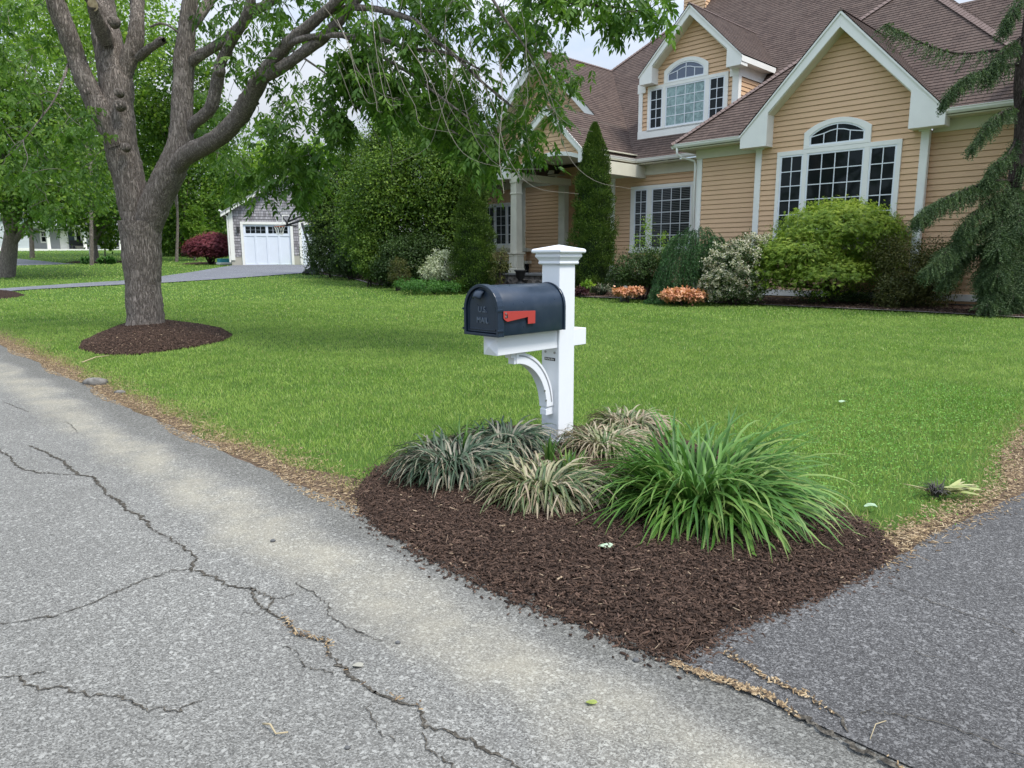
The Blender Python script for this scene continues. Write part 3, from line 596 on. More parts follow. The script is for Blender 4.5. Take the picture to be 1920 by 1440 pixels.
# ================================================================== STRAP LEAVES
def straps(name, cxy, n, Lr, W, el, bend, spread, mat, label, cat, group=None, zb=.03, aim=None, seg=8, rbias=0.0, tipz=.012, noise=.25, parent=None, azr=None):
    c = np.array(cxy, float); z0 = float(zg(c[1]))+zb
    if parent is None: root = thing(name, (c[0], c[1], z0-.02), label, cat, group)
    else: root = parent
    rr = spread*np.sqrt(rng.random(n)); ph = rng.uniform(0, 2*np.pi, n); base = np.c_[c[0]+rr*np.cos(ph), c[1]+rr*np.sin(ph), np.full(n, z0-.02)]
    az = ph + rng.normal(0, .55, n)
    if azr is not None: az = rng.uniform(azr[0], azr[1], n)
    Ln = rng.uniform(*Lr, n); e0 = np.radians(rng.uniform(*el, n)); bd = np.radians(rng.uniform(*bend, n)); tw = rng.normal(0, .25, n); azb = rng.normal(0, noise, n)
    us = np.linspace(0, 1, seg+1); P_ = [base]; 
    for u in us[:-1]:
        e = e0-bd*(u**1.25); a = az+azb*u*2; d = np.stack([np.cos(a)*np.cos(e), np.sin(a)*np.cos(e), np.sin(e)], 1); q = P_[-1]+d*(Ln/seg)[:, None]
        fl = zg(q[:, 1])+zb+tipz*rng.uniform(.3, 2.5, n); q[:, 2] = np.maximum(q[:, 2], fl); P_.append(q)
    V = []; U = []
    for i, u in enumerate(us):
        a = az+azb*u*2+tw*u; sd_ = np.stack([-np.sin(a), np.cos(a), .35*np.sin(tw*3+u*2)], 1); wv = W*(.55+.45*min(1, u*5))*(1-u**3.5)+.0006
        q = P_[i]; V += [q-sd_*wv*.5, q-UP*wv*.22, q+sd_*wv*.5]; U += [np.full(n, u)]*3
    V = np.stack(V, 1); U = np.stack(U, 1); k = V.shape[1]; b = np.arange(n)*k; F = []
    for i in range(seg):
        F += [np.stack([b+3*i, b+3*i+1, b+3*i+4, b+3*i+3], 1), np.stack([b+3*i+1, b+3*i+2, b+3*i+5, b+3*i+4], 1)]
    rnd = np.clip(rng.random(n)+rbias, 0, 1)
    fast('leaves' if parent is None else name, V.reshape(-1, 3), np.vstack(F), mat, parent=root, attrs={'rnd': np.repeat(rnd, k), 'u': U.ravel()}, smooth=True)
    return root
def strapmat(name, stops, tipc=(.42, .33, .20), tip=.8, trans=.2):
    m = M(name, (.1, .2, .05), .45, .35); x = NT(m); a = x.n('ShaderNodeAttribute', attribute_name='rnd').outputs['Fac']; u = x.n('ShaderNodeAttribute', attribute_name='u').outputs['Fac']
    c = x.ramp(a, stops); f = x.math('MULTIPLY', x.ramp(u, [(tip-.15, (0, 0, 0)), (min(1, tip+.15), (1, 1, 1))]), x.ramp(a, [(.3, (.1, .1, .1)), (.7, (.9, .9, .9))])); c = x.mix(f, c, tipc)
    c = x.mix(x.math('MULTIPLY', x.noise(30, 3, .6, x.pos()), .5), c, tuple(q*.4 for q in stops[0][1])); x.l(c, x.b.inputs['Base Color'])
    t = x.n('ShaderNodeBsdfTranslucent'); x.l(c, t.inputs[0]); s = x.n('ShaderNodeMixShader', {0: trans}); x.l(x.b.outputs[0], s.inputs[1]); x.l(t.outputs[0], s.inputs[2]); x.l(s.outputs[0], x.o.inputs[0]); return m
m_lir = strapmat('dark_liriope_leaf', [(0, (.045, .085, .045)), (.30, (.085, .14, .075)), (.5, (.15, .18, .12)), (.68, (.31, .29, .22)), (.88, (.50, .44, .33)), (1, (.62, .54, .38))])
m_lir2 = strapmat('tan_striped_liriope_leaf', [(0, (.06, .11, .04)), (.25, (.13, .19, .07)), (.45, (.30, .31, .14)), (.65, (.50, .43, .28)), (.85, (.62, .54, .38)), (1, (.40, .29, .19))], (.45, .33, .22), .7)
m_day = strapmat('bright_daylily_leaf', [(0, (.055, .15, .022)), (.5, (.11, .26, .038)), (.85, (.20, .37, .08)), (1, (.34, .45, .12))], (.30, .36, .10), .95, .3)
GL = 'grass-like clumps round the mailbox post'
straps('liriope_clump', G(850, 905)[:2], 780, (.30, .48), .0135, (42, 86), (120, 215), .19, m_lir, 'dark grey-green arching clump at the left end of the mailbox bed', 'plant', GL, .07, rbias=-.12)
straps('liriope_clump', G(945, 862)[:2], 600, (.28, .44), .0135, (42, 86), (120, 215), .15, m_lir, 'dark grey-green clump tucked behind and left of the mailbox post', 'plant', GL, .07, rbias=-.12)
straps('liriope_clump', G(1015, 950)[:2], 820, (.28, .44), .0130, (38, 84), (120, 215), .17, m_lir2, 'half-dead tan and green clump in front of the mailbox post', 'plant', GL, .07, rbias=-.06)
straps('liriope_clump', G(1130, 862)[:2], 540, (.26, .40), .0130, (42, 86), (120, 215), .15, m_lir2, 'tan clump between the mailbox post and the tall bright green leaves', 'plant', GL, .06, rbias=.1)
straps('liriope_clump', G(1175, 820)[:2], 460, (.26, .40), .0130, (42, 86), (120, 215), .15, m_lir2, 'tan clump behind the tall bright green leaves', 'plant', GL, .05, rbias=.1)
straps('green_shoots', G(1072, 935)[:2]+np.array([0, .05]), 70, (.13, .25), .014, (66, 90), (5, 35), .035, m_day, 'bright green fan of new shoots in the half-dead tan clump', 'plant', zb=.08, rbias=.1)
straps('green_shoots', G(1030, 900)[:2]+np.array([0, .1]), 16, (.16, .24), .014, (66, 90), (5, 35), .04, m_day, 'few small green shoots just in front of the mailbox post', 'plant', zb=.09)
straps('green_shoots', G(872, 880)[:2], 12, (.28, .40), .014, (60, 88), (20, 60), .03, m_day, 'thin green shoots standing out of the dark left clump', 'plant', zb=.07, rbias=-.2)
dl = straps('daylily_clump', G(1318, 966)[:2], 780, (.42, .72), .0195, (32, 86), (65, 150), .27, m_day, 'large clump of tall bright green strap leaves at the right of the mailbox', 'plant', zb=.05, noise=.15)
straps('low_leaves', G(1320, 985)[:2], 110, (.26, .46), .017, (25, 70), (50, 120), .22, m_day, '', '', zb=.05, parent=dl)
del dl

# small litter
m_paleleaf = leafmat('pale_fallen_leaf', (.30, .42, .25), (.40, .52, .34), (.5, .6, .45), .2)
def litter(px, py, size, ang, label, mat=m_paleleaf, zo=.03, name='fallen_leaf', cat='leaf'):
    p = G(px, py); c = np.array([p[0], p[1], float(zg(p[1]))+zo]); n = 14; V = [c+UP*size*.12]
    for i in range(n):
        a = 2*math.pi*i/n; r = size*(.5+.28*abs(math.cos(a*1.5+ang))+.22*(math.cos(a) > .9)); V.append(c+np.array([math.cos(a+ang)*r, math.sin(a+ang)*r*.62, size*.14*math.sin(a*2+ang)+.004]))
    V += [v-UP*.0015 for v in V]; F = [(0, 1+i, 1+(i+1) % n) for i in range(n)] + [(n+1, n+2+(i+1) % n, n+2+i) for i in range(n)]
    o = fast(name, np.array(V), F, mat, base=c, attrs={'rnd': rng.random(2*n+2)}); tag(o, label, cat); return o
litter(1132, 1053, .05, .3, 'pale green leaf lying on the dark mulch below the daylily', zo=.075)
litter(1632, 962, .05, 1.3, 'pale green leaf on the grass right of the mulch bed tip', zo=.04)
litter(1582, 762, .055, 2.2, 'small pale leaf on the lawn behind the daylily clump', zo=.045)
litter(212, 655, .09, .9, 'white curled leaf on the mulch ring under the big tree', M('dry_white_leaf', (.55, .53, .46), .7), zo=.05)
litter(1107, 1328, .022, .5, 'tiny yellow green leaf on the road in front of the mulch', leafmat('yellow_leaf', (.3, .35, .1), (.4, .45, .12), (.5, .5, .2)), zo=.018)
litter(670, 1257, .026, 1.1, 'flat pale chip on the road below the crack', M('pale_chip', (.30, .285, .23), .8), zo=.016, name='paper_scrap', cat='scrap')
m_stone = M('grey_pebble', (.10, .10, .098), .85); NT(m_stone)
def pebble(px, py, r, label, mat=None, zo=.012, sq=(1, .8, .6), name='pebble', cat='stone'):
    p = G(px, py); c = np.array([p[0], p[1], float(zg(p[1]))+zo]); b = B(); n = 10
    for i in range(1, 6):
        th = math.pi*i/6
        for j in range(n): a = 2*math.pi*j/n; q = r*(1+random.uniform(-.16, .16)); b.v.append(tuple(c+np.array([q*sq[0]*math.sin(th)*math.cos(a), q*sq[1]*math.sin(th)*math.sin(a), r*sq[2]*(.8-math.cos(th))*.9])))
    for i in range(4):
        for j in range(n): b.f.append((i*n+j, i*n+(j+1) % n, (i+1)*n+(j+1) % n, (i+1)*n+j))
    b.f.append(tuple(range(n-1, -1, -1))); b.f.append(tuple(4*n+j for j in range(n)))
    o = b.build(name, mat or m_stone, base=c, smooth=True); tag(o, label, cat); return o
pebble(512, 1020, .014, 'dark pebble on the road beside the pale dusty streak')
pebble(1193, 1246, .013, 'dark pebble at the tip of the mulch by the road edge')
pebble(746, 1212, .010, 'small brown pebble on the dusty streak of the road')
pebble(652, 1411, .009, 'tiny dark pebble near the bottom edge of the road')
m_rock = M('weathered_rock', (.16, .15, .135), .95); _x = NT(m_rock); _x.l(_x.ramp(_x.noise(14, 5, .7, _x.pos()), [(.3, (.06, .055, .045)), (.7, (.24, .225, .20))]), _x.b.inputs['Base Color'])
pebble(178, 722, .12, 'flat grey rock half sunk in the lawn edge by the road', m_rock, -.02, (1.2, .6, .55), 'edge_rock', 'rock')
pebble(225, 738, .06, 'small grey rock beside the flat rock at the lawn edge', m_rock, -.01, (1, .7, .5), 'edge_rock', 'rock')
def twig(pts, r, label, mat, zo=.02, name='twig', cat='twig'):
    q = [G(*p) for p in pts]; q = [np.array([p[0], p[1], float(zg(p[1]))+zo+.012*(i % 2)]) for i, p in enumerate(q)]
    b = B(); b.tube(q, [r*(1-.5*i/len(q)) for i in range(len(q))], 6); o = b.build(name, mat, base=q[0], smooth=True); tag(o, label, cat)
m_straw = M('straw_twig', (.42, .34, .20), .8)
twig([(494, 1368), (508, 1376), (518, 1387), (541, 1391)], .0035, 'dry curled straw twig on the road near the bottom edge', m_straw)
twig([(1660, 1365), (1640, 1378), (1630, 1400)], .0016, 'thin dry stem lying on the driveway asphalt', m_straw, .024)
twig([(155, 685), (180, 677), (205, 672)], .008, 'pale stick on the grass below the mulch ring', m_straw, .04)
up_ = thing('uprooted_plant', G(1760, 938), 'wilted uprooted plant with pale leaves lying on the lawn by the driveway', 'plant')
m_wilt = strapmat('wilted_pale_leaf', [(0, (.32, .38, .12)), (.5, (.50, .52, .20)), (1, (.60, .56, .30))], (.5, .45, .25), .9)
straps('wilted_leaves', G(1765, 938)[:2], 26, (.10, .24), .022, (2, 22), (5, 40), .02, m_wilt, '', '', zb=.05, parent=up_, azr=(-.9, .3))
straps('dark_roots', G(1752, 935)[:2], 90, (.03, .10), .005, (0, 60), (10, 120), .04, M('dark_root', (.05, .045, .04), .9), '', '', zb=.04, parent=up_)
straps('long_root', G(1748, 936)[:2], 5, (.16, .26), .006, (2, 18), (5, 30), .01, m_straw, '', '', zb=.04, parent=up_, azr=(2.6, 3.3))
# ================================================================== THE TAN HOUSE
H_ = thing('tan_house', st(13, 21, .3), 'tan clapboard house with brown shingle roof and white trimmed gables', 'house')
T1, TW, T2, TD = 19.0, 19.25, 21.2, 21.55
def siding(fr, polys, name='clapboard_wall', parent=H_, mat=m_siding, band=.135, lip=.020):
    for pl in polys:
        b = B(); uv = []; banded(b, uv, fr.p, pl, band, lip, .5, .024 if (fr.k == 't' and fr.c > 21) else .018); o = b.build(name, mat, parent, fixn=False)
    return o
def fixdir(o, d):
    import bmesh
    bm = bmesh.new(); bm.from_mesh(o.data); 
    for f in bm.faces:
        if abs(f.normal.dot(Vector(d))) > .5 and f.normal.dot(Vector(d)) < 0: f.normal_flip()
    bm.to_mesh(o.data); bm.free(); return o
def shingles(name, polys3, parent=H_, band=.13, lip=.012, mat=None):
    """each roof face: 3D polygon whose first edge is the eave"""
    b = B(); uv = []
    for pl in polys3:
        pl = [np.array(p, float) for p in pl]; u = pl[1]-pl[0]; u /= np.linalg.norm(u); n = np.zeros(3)
        for i in range(len(pl)): n += np.cross(pl[i]-pl[0], pl[(i+1) % len(pl)]-pl[0])
        n /= np.linalg.norm(n)
        if n[2] < 0: n = -n
        v = np.cross(n, u); v = -v if v[2] < 0 else v; o0 = pl[0]
        banded(b, uv, lambda a, c, o: o0+u*a+v*c+n*o, [((p-o0)@u, (p-o0)@v) for p in pl], band, lip, 0.0)
    me_uv = uv; return b.build(name, mat or m_roof, parent, uvs=me_uv, fixn=False)
def boxp(name, fr, a0, a1, b0, b1, o0, o1, mat=None, parent=H_, bevel=.004):
    b = B(); b.box(fr, a0, a1, b0, b1, o0, o1); return b.build(name, mat or m_white, parent, bevel=bevel)
m_dark = M('bay_underside_shade', (.01, .011, .012), .9)  # flat near-black colour painting the shade beneath the bay window
def window(fr, x0, x1, z0, z1, units, rows, glass=m_glass, casing=.10, parent=H_, arch=None, blinds=False, sill=True, label=None, cz=.11):
    """units: list of (a0,a1,cols) light openings between x0 and x1 (a = along the wall)"""
    b = B(); lights = sorted(units); zt, zb = z1-cz, z0+casing
    b.box(fr, x0, x1, zt, z1, .0, .055); b.box(fr, x0, x1, z0, zb, .0, .06)
    xs_ = [x0]
    for un in lights: xs_ += [un[0], un[1]]
    xs_.append(x1)
    for i in range(0, len(xs_), 2): b.box(fr, xs_[i], xs_[i+1], zb, zt, .0, .055)
    if sill: b.box(fr, x0-.03, x1+.03, z0-.05, z0-.002, 0, .085)
    w_ = b.build('window', m_white, parent, bevel=.004); 
    if label: w_['label'] = label
    e = .045
    for un in lights:
        a0, a1, c = un[:3]; g_ = un[3] if len(un) > 3 else glass; bs = B(); bg_ = B(); bm_ = B(); bb = B()
        for q in ((a0, a0+e, zb, zt), (a1-e, a1, zb, zt), (a0+e, a1-e, zb, zb+e), (a0+e, a1-e, zt-e, zt)): bs.box(fr, *q, .004, .046)
        bg_.box(fr, a0+e, a1-e, zb+e, zt-e, .006, .026)
        m_ = .011
        for i in range(1, c): a = a0+e+(a1-a0-2*e)*i/c; bm_.box(fr, a-m_, a+m_, zb+e, zt-e, .0265, .038)
        for j in range(1, rows): z = zb+e+(zt-zb-2*e)*j/rows; bm_.box(fr, a0+e, a1-e, z-m_, z+m_, .0268, .037)
        bs.build('sash', m_frame, w_, bevel=.003); bg_.build('pane', g_, w_); bm_.build('muntins', m_frame, w_)
        if blinds:
            z = zb+e+.02
            while z < zt-e: bb.box(fr, a0+e, a1-e, z, z+.018, .0262, .0266); z += .055
            bb.build('blinds', m_blind, w_)
    return w_
def archwin(fr, xo0, xo1, zb, zs, zp, xi0, xi1, ib, is_, ip, glass=m_glass, parent=H_):
    """segmental arch over a window; outer casing, inner light"""
    def outl(x0, x1, zb_, zs_, zp_, n=18):
        h = (x1-x0)/2; rise = zp_-zs_; R = (h*h+rise*rise)/(2*rise); cx = (x0+x1)/2; cz = zp_-R; a = math.asin(h/R)
        return [(x0, zb_)] + [(cx+R*math.sin(q), cz+R*math.cos(q)) for q in np.linspace(-a, a, n)] + [(x1, zb_)]
    b = B(); b.ring(fr, outl(xo0, xo1, zb, zs, zp), outl(xi0, xi1, ib, is_, ip), 0, .06); w_ = b.build('arched_window', m_white, parent, bevel=.004)
    e = .04; b = B(); b.ring(fr, outl(xi0, xi1, ib, is_, ip), outl(xi0+e, xi1-e, ib+e, is_-e*.3, ip-e), .004, .046); b.build('sash', m_frame, w_)
    b = B(); b.prism(fr, outl(xi0+e*.8, xi1-e*.8, ib+e*.8, is_-e*.2, ip-e*.8), .006, .026); b.build('pane', glass, w_)
    b = B(); cx = (xi0+xi1)/2; h = (xi1-xi0)/2; m_ = .011
    def bar(p, q): 
        P0, P1 = fr.p(p[0], p[1], .033), fr.p(q[0], q[1], .033); b.beam(P0, P1, .012, .022, up=np.cross(P1-P0, fr.p(0, 0, 1)-fr.p(0, 0, 0)))
    k = (ip-ib); bar((cx, ib+e), (cx, ip-e))
    for sg in (-1, 1):
        a = cx+sg*h*.47; c0 = (a, ib+k*.56); bar((a, ib+e), c0); bar(c0, (cx+sg*(h-e), is_-.02 if True else 0)); bar(c0, (cx+sg*h*.24, ib+k*.66)); bar((cx+sg*h*.24, ib+k*.66), (cx, ib+k*.70))
    b.build('muntins', m_frame, w_); return w_

# ---- walls
f1 = Fr('t', T1); fw = Fr('t', TW); f2 = Fr('t', T2); fd_ = Fr('t', TD)
# gable bay
gx0, gx1, gc, gap = 5.43, 9.63, 7.48, 7.18
sl = (7.18-4.55)/2.43
siding(f1, [[(gx0, .3), (gx1, .3), (gx1, 4.74), (gc, 4.74+sl*2.12), (gx0, 4.74)]])
fs = Fr('s', gx0); siding(fs, [[(T1, .3), (TW+.3, .3), (TW+.3, 4.3), (T1, 4.3)]])
siding(fw, [[(3.2, .3), (gx0+.1, .3), (gx0+.1, 4.25), (3.2, 4.25)], [(gx1-.1, .3), (11.6, .3), (11.6, 4.25), (gx1-.1, 4.25)]])
siding(Fr('s', 3.2), [[(TW, .3), (24, .3), (24, 4.3), (TW, 4.3)]])
siding(f2, [[(11.5, .3), (16.25, .3), (16.25, 4.2), (11.5, 4.2)], [(18.6, .3), (24, .3), (24, 4.2), (18.6, 4.2)]])
# corner boards
for fr, a0, a1, b1 in ((f1, gx0-.02, gx0+.14, 4.27), (f1, gx1-.15, gx1+.02, 4.27), (fw, 11.44, 11.62, 4.24), (f2, 16.09, 16.27, 4.19)): boxp('corner_board', fr, a0, a1, .35, b1, -.02, .035)
boxp('corner_board', Fr('s', gx0-.02), T1-.03, T1+.12, .35, 4.27, -.01, .014)
for a0, a1 in ((gx0-.05, gx0+.20), (gx1-.21, gx1+.05)): boxp('capital_block', f1, a0, a1, 4.27, 4.62, -.02, .05)
# foundation
b = B(); b.box(Fr('t', T1+.03), gx0+.04, gx1-.04, .0, .42, 0, .0); b = B(); b.box(Fr('t', TW+.06), 3.25, 11.55, -.1, .40, 0, .02); b.box(Fr('t', T2+.05), 11.5, 24, 0, .5, 0, .02); b.build('foundation', M('grey_foundation', (.30, .30, .29), .9), H_)
boxp('water_table', fw, 3.2, gx0, .36, .52, 0, .05); boxp('water_table', f1, gx0, gx1, .36, .52, 0, .05)
# friezes and soffits
boxp('frieze', fw, gx1+.02, 11.64, 4.245, 4.50, 0, .05, m_soffit); boxp('frieze', fw, 3.2, gx0-.03, 4.245, 4.50, 0, .05, m_soffit); boxp('frieze', f2, 11.6, 16.27, 4.19, 4.52, 0, .05, m_soffit); boxp('frieze', f2, 18.9, 24.1, 4.19, 4.50, 0, .05, m_soffit)
def slab(name, pts, th, mat, parent=H_):
    pts = [np.array(p, float) for p in pts]; n = len(pts); b = B(); b.add(pts+[p-UP*th for p in pts], [tuple(range(n)), tuple(range(2*n-1, n-1, -1))]+[(i, (i+1) % n, n+(i+1) % n, n+i) for i in range(n)]); return b.build(name, mat, parent)
slab('soffit', [st(2.7, 18.74, 4.53), st(gx0-.4, 18.74, 4.53), st(gx0-.4, 19.3, 4.53), st(2.7, 19.3, 4.53)], .03, m_soffit)
slab('soffit', [st(gx1+.28, 18.74, 4.53), st(12.08, 18.74, 4.53), st(12.08, 19.3, 4.53), st(gx1+.28, 19.3, 4.53)], .03, m_soffit)
slab('soffit', [st(11.6, 19.3, 4.53), st(12.08, 19.3, 4.53), st(12.08, 23, 4.53), st(11.6, 23, 4.53)], .03, m_soffit)
slab('soffit', [st(11.6, 20.75, 4.55), st(14.98, 20.75, 4.55), st(14.98, 21.25, 4.55), st(11.6, 21.25, 4.55)], .03, m_soffit)
slab('soffit', [st(18.5, 20.72, 4.52), st(24.1, 20.72, 4.52), st(24.1, 21.25, 4.52), st(18.5, 21.25, 4.52)], .03, m_soffit)
# gutters
def gutter(p, q, parent=H_):
    p, q = np.array(p), np.array(q); d = q-p; d /= np.linalg.norm(d); o = np.cross(d, UP); b = B(); prof = [(0, 0), (.07, 0), (.105, .05), (.11, .095), (.125, .10), (.125, .115), (.10, .115), (0, .115)]
    n = len(prof); b.add([p+o*a*sgn_+UP*z for sgn_ in [gutter.s] for a, z in prof]+[q+o*a*gutter.s+UP*z for a, z in prof], [(i, (i+1) % n, n+(i+1) % n, n+i) for i in range(n)]+[tuple(range(n)), tuple(range(2*n-1, n-1, -1))]); return b.build('gutter', m_white, parent)
gutter.s = -1
def gut(p, q, outdir):
    d = (np.array(q)-np.array(p)); gutter.s = 1 if np.cross(d, UP)@outdir > 0 else -1; return gutter(p, q)
gut(st(gx1+.30, 18.75, 4.545), st(12.10, 18.75, 4.545), -D2); gut(st(2.7, 18.75, 4.545), st(gx0-.40, 18.75, 4.545), -D2); gut(st(12.10, 18.72, 4.545), st(12.10, 22.5, 4.545), D1)
gut(st(11.9, 20.75, 4.575), st(14.93, 20.75, 4.575), -D2); gut(st(14.93, 20.75, 4.575), st(14.93, 18.1, 4.575), -D1); gut(st(18.6, 20.70, 4.54), st(24.0, 20.70, 4.54), -D2)
b = B(); b.tube([st(11.98, 18.70, 4.57), st(11.98, 18.70, 4.40), st(11.90, 18.80, 4.30), st(11.66, 19.14, 4.20), st(11.64, 19.17, 4.08), st(11.64, 19.17, .45)], .032, 10); b.build('downspout', m_white, H_, smooth=True)
b = B(); b.tube([st(3.6, 18.8, 4.6), st(3.6, 18.9, 4.35), st(3.3, 19.1, 4.2), st(3.3, 19.1, .6)], .032, 10); b.build('downspout', m_white, H_, smooth=True)
# ---- gable bay roof and rakes
def gable(cs, halfw, ze, za, tf, tbr, tbl, tw_, ret=.42, name='gable_roof', rake=.24, thick=.10, band=.13, z_left=None, back_r=None, back_l=None):
    pass
def rake(cs, s_e, ze, za, tf, tw_, parent=H_, h=.27, ret=.75, rh=.30):
    """one barge board with cornice return: from (s_e,ze) up to (cs,za) at t=tf, soffit back to the wall plane tw_"""
    sg = 1 if s_e > cs else -1; m_ = (za-ze)/abs(s_e-cs); fr = Fr('t', tf)
    b = B(); b.prism(fr, [(cs, za), (s_e, ze), (s_e, ze-.05), (s_e-sg*h*.15, ze-h*.75), (cs, za-h*1.25)], -.045, 0)
    b.build('rake_board', m_white, parent, bevel=.004)
    b = B(); b.prism(fr, [(cs, za+.03), (s_e+sg*.03, ze), (s_e+sg*.03, ze-.05), (cs, za-.04)], 0, .03); b.build('rake_moulding', m_white, parent, bevel=.003)
    # soffit under the overhang
    b = B(); o = tw_-tf; b.prism(fr, [(cs, za-h*1.1), (s_e-sg*.1, ze-h*.62), (s_e-sg*.1, ze-h*.62-.03), (cs, za-h*1.1-.04)], -o, -.03); b.build('rake_soffit', m_soffit, parent)
    b = B(); x1 = s_e; x0 = s_e-sg*ret; b.prism(fr, [(x1, ze-.02), (x1, ze-rh*1.05), (x0, ze-rh*1.05), (x0, ze-rh*1.05+.02+max(0, m_*(ret)-.0)*1.0+rh*.0+.52*rh)], -o, .004); b.build('cornice_return', m_white, parent, bevel=.004)
rake(gc, 9.95, 4.62, 7.22, 18.62, T1+.02); rake(gc, 5.01, 4.62, 7.22, 18.62, T1+.02)
KW = .90; KM = .97
wz = lambda t: 4.66+KW*(t-18.7)     # wing front plane
mz = lambda t: 4.71+KM*(t-20.7)     # main front plane
tg = lambda z: 18.7+(z-4.66)/KW
apz, eg = 7.27, 4.66
shingles('gable_roof', [[st(5.0, 18.58, eg), st(5.0, tg(eg)+.02, eg), st(gc, tg(apz)+.05, apz), st(gc, 18.58, apz)], [st(9.97, 18.58, eg), st(9.97, tg(eg)+.02, eg), st(gc, tg(apz)+.05, apz), st(gc, 18.58, apz)]])
RIDGE1 = True
# wing hip roof
AP = (7.4, 23.6, 9.07)
shingles('wing_roof', [[st(9.97, 18.68, 4.64), st(12.16, 18.68, 4.64), st(*AP), st(gc, tg(apz), apz-.02)], [st(2.6, 18.68, 4.64), st(5.0, 18.68, 4.64), st(gc, tg(apz), apz-.02), st(*AP)], [st(12.16, 18.68, 4.64), st(12.16, 27.0, 4.64), st(AP[0], 27.0, AP[2]), st(*AP)], [st(2.6, 18.68, 4.64), st(2.6, 27, 4.64), st(AP[0], 27, AP[2]), st(*AP)]])
def cap(p, q, w_=.26):
    p, q = np.array(p), np.array(q); d = q-p; Ln = np.linalg.norm(d); d /= Ln; x = np.cross(d, UP); x /= np.linalg.norm(x); n_ = int(Ln/.14); b = B(); y = np.cross(x, d)
    for i in range(n_):
        c0 = p+d*(Ln*i/n_); c1 = p+d*(Ln*(i+1.25)/n_); l = .022; b.add([c0-x*w_/2-UP*.06+y*l, c0+y*(l+.02), c0+x*w_/2-UP*.06+y*l, c1-x*w_/2-UP*.06+y*.004, c1+y*.024, c1+x*w_/2-UP*.06+y*.004], [(0, 1, 4, 3), (1, 2, 5, 4), (0, 2, 1)])
    o = b.build('hip_cap', m_cap, H_, fixn=False); return o
m_cap = M('weathered_cap_shingle', (.17, .115, .095), .9); _x = NT(m_cap); _x.l(_x.ramp(_x.noise(20, 5, .7, _x.pos()), [(.3, (.10, .068, .058)), (.7, (.24, .17, .145))]), _x.b.inputs['Base Color'])
cap(st(gc, 18.58, apz), st(gc, tg(apz), apz), .16)
cap(st(12.16, 18.68, 4.67), st(AP[0], AP[1], AP[2]+.03)); cap(st(2.6, 18.68, 4.67), st(AP[0], AP[1], AP[2]+.03))
# main roof with left hip, lower roof to the right
RZ = 12.6; RT = 20.7+(RZ-4.71)/KM; HL = 24.0-(RT-20.7)
HR = 2.6+(RT-20.7)
shingles('main_roof', [[st(2.6, 20.68, 4.69), st(24.0, 20.68, 4.69), st(HL, RT, RZ), st(HR, RT, RZ)], [st(2.6, 20.68, 4.69), st(2.6, 36.5, 4.69), st(HR, RT, RZ)], [st(24.0, 20.68, 4.69), st(24.0, 36.5, 4.69), st(HL, RT, RZ)]])
cap(st(24.0, 20.68, 4.72), st(HL, RT, RZ+.03), .2)
shingles('side_roof', [[st(-5, 20.68, 4.69), st(7.3, 20.68, 4.69), st(7.3, 24.7, 8.57), st(-5, 24.7, 8.57)]])
# cross gable over the porch end
CG, CA = 19.45, 9.10; tm = lambda z: 20.7+(z-4.71)/KM
shingles('cross_gable_roof', [[st(14.9, 20.62, 4.70), st(14.9, 20.75, 4.70), st(CG, tm(CA)+.1, CA), st(CG, 20.62, CA)], [st(24.0, 20.62, 4.70), st(24.0, 20.75, 4.70), st(CG, tm(CA)+.1, CA), st(CG, 20.62, CA)]])
cap(st(CG, 20.6, CA), st(CG, tm(CA), CA), .18)
siding(f2, [[(15.1, 4.2), (23.85, 4.2), (23.85, 4.62), (CG, 8.75), (15.1, 4.62)]])
rake(CG, 24.05, 4.66, 9.06, 20.66, T2+.02, ret=.8); fr_ = Fr('t', 20.66); zc = lambda s: 9.06-.97*(CG-s)
b = B(); b.prism(fr_, [(CG, 9.06), (16.7, zc(16.7)), (16.7, zc(16.7)-.30), (CG, 8.73)], -.045, 0); b.build('rake_board', m_white, H_, bevel=.004)
# portico
PC, PAz = 16.6, 6.34; pe = 14.9; pl_ = 19.0; PS2 = .79; pz_r = PAz-KM*(PC-pe); pz_l = PAz-PS2*(pl_-PC)
shingles('portico_roof', [[st(pe, 17.98, pz_r), st(pe, 20.8, pz_r), st(PC, 20.8, PAz), st(PC, 17.98, PAz)], [st(pl_, 17.98, pz_l), st(pl_, 21.2, pz_l), st(PC, 21.2, PAz), st(PC, 17.98, PAz)]])
rake(PC, pl_+.02, pz_l-.03, PAz-.03, 18.02, 18.30, h=.22, ret=.55, rh=.25); rake(PC, pe-.02, pz_r-.03, PAz-.03, 18.02, 18.30, h=.22, ret=.3, rh=.25)
fp = Fr('t', 18.30)
arcp = [(14.98+(18.15-14.98)*u, 4.22+.52*math.sqrt(max(0, 1-(2*u-1)**2))) for u in np.linspace(0, 1, 15)]
b = B(); uv = []
for i in range(14):
    (x0, z0), (x1, z1) = arcp[i], arcp[i+1]; zt0 = min(PAz-KM*(PC-x0), PAz-PS2*(x0-PC)) if True else 0; zt1 = min(PAz-KM*(PC-x1), PAz-PS2*(x1-PC)); 
    banded(b, uv, fp.p, [(x0, z0), (x1, z1), (x1, max(z1+.01, zt1-.2)), (x0, max(z0+.01, zt0-.2))], .135, .02, .5, .014)
b.build('portico_gable_wall', m_siding, H_, fixn=False)
b = B(); ot = [(x, z+.13) for x, z in arcp]; b.prism(fp, arcp+ot[::-1], -.03, .04); b.build('arch_trim', m_white, H_, bevel=.003)
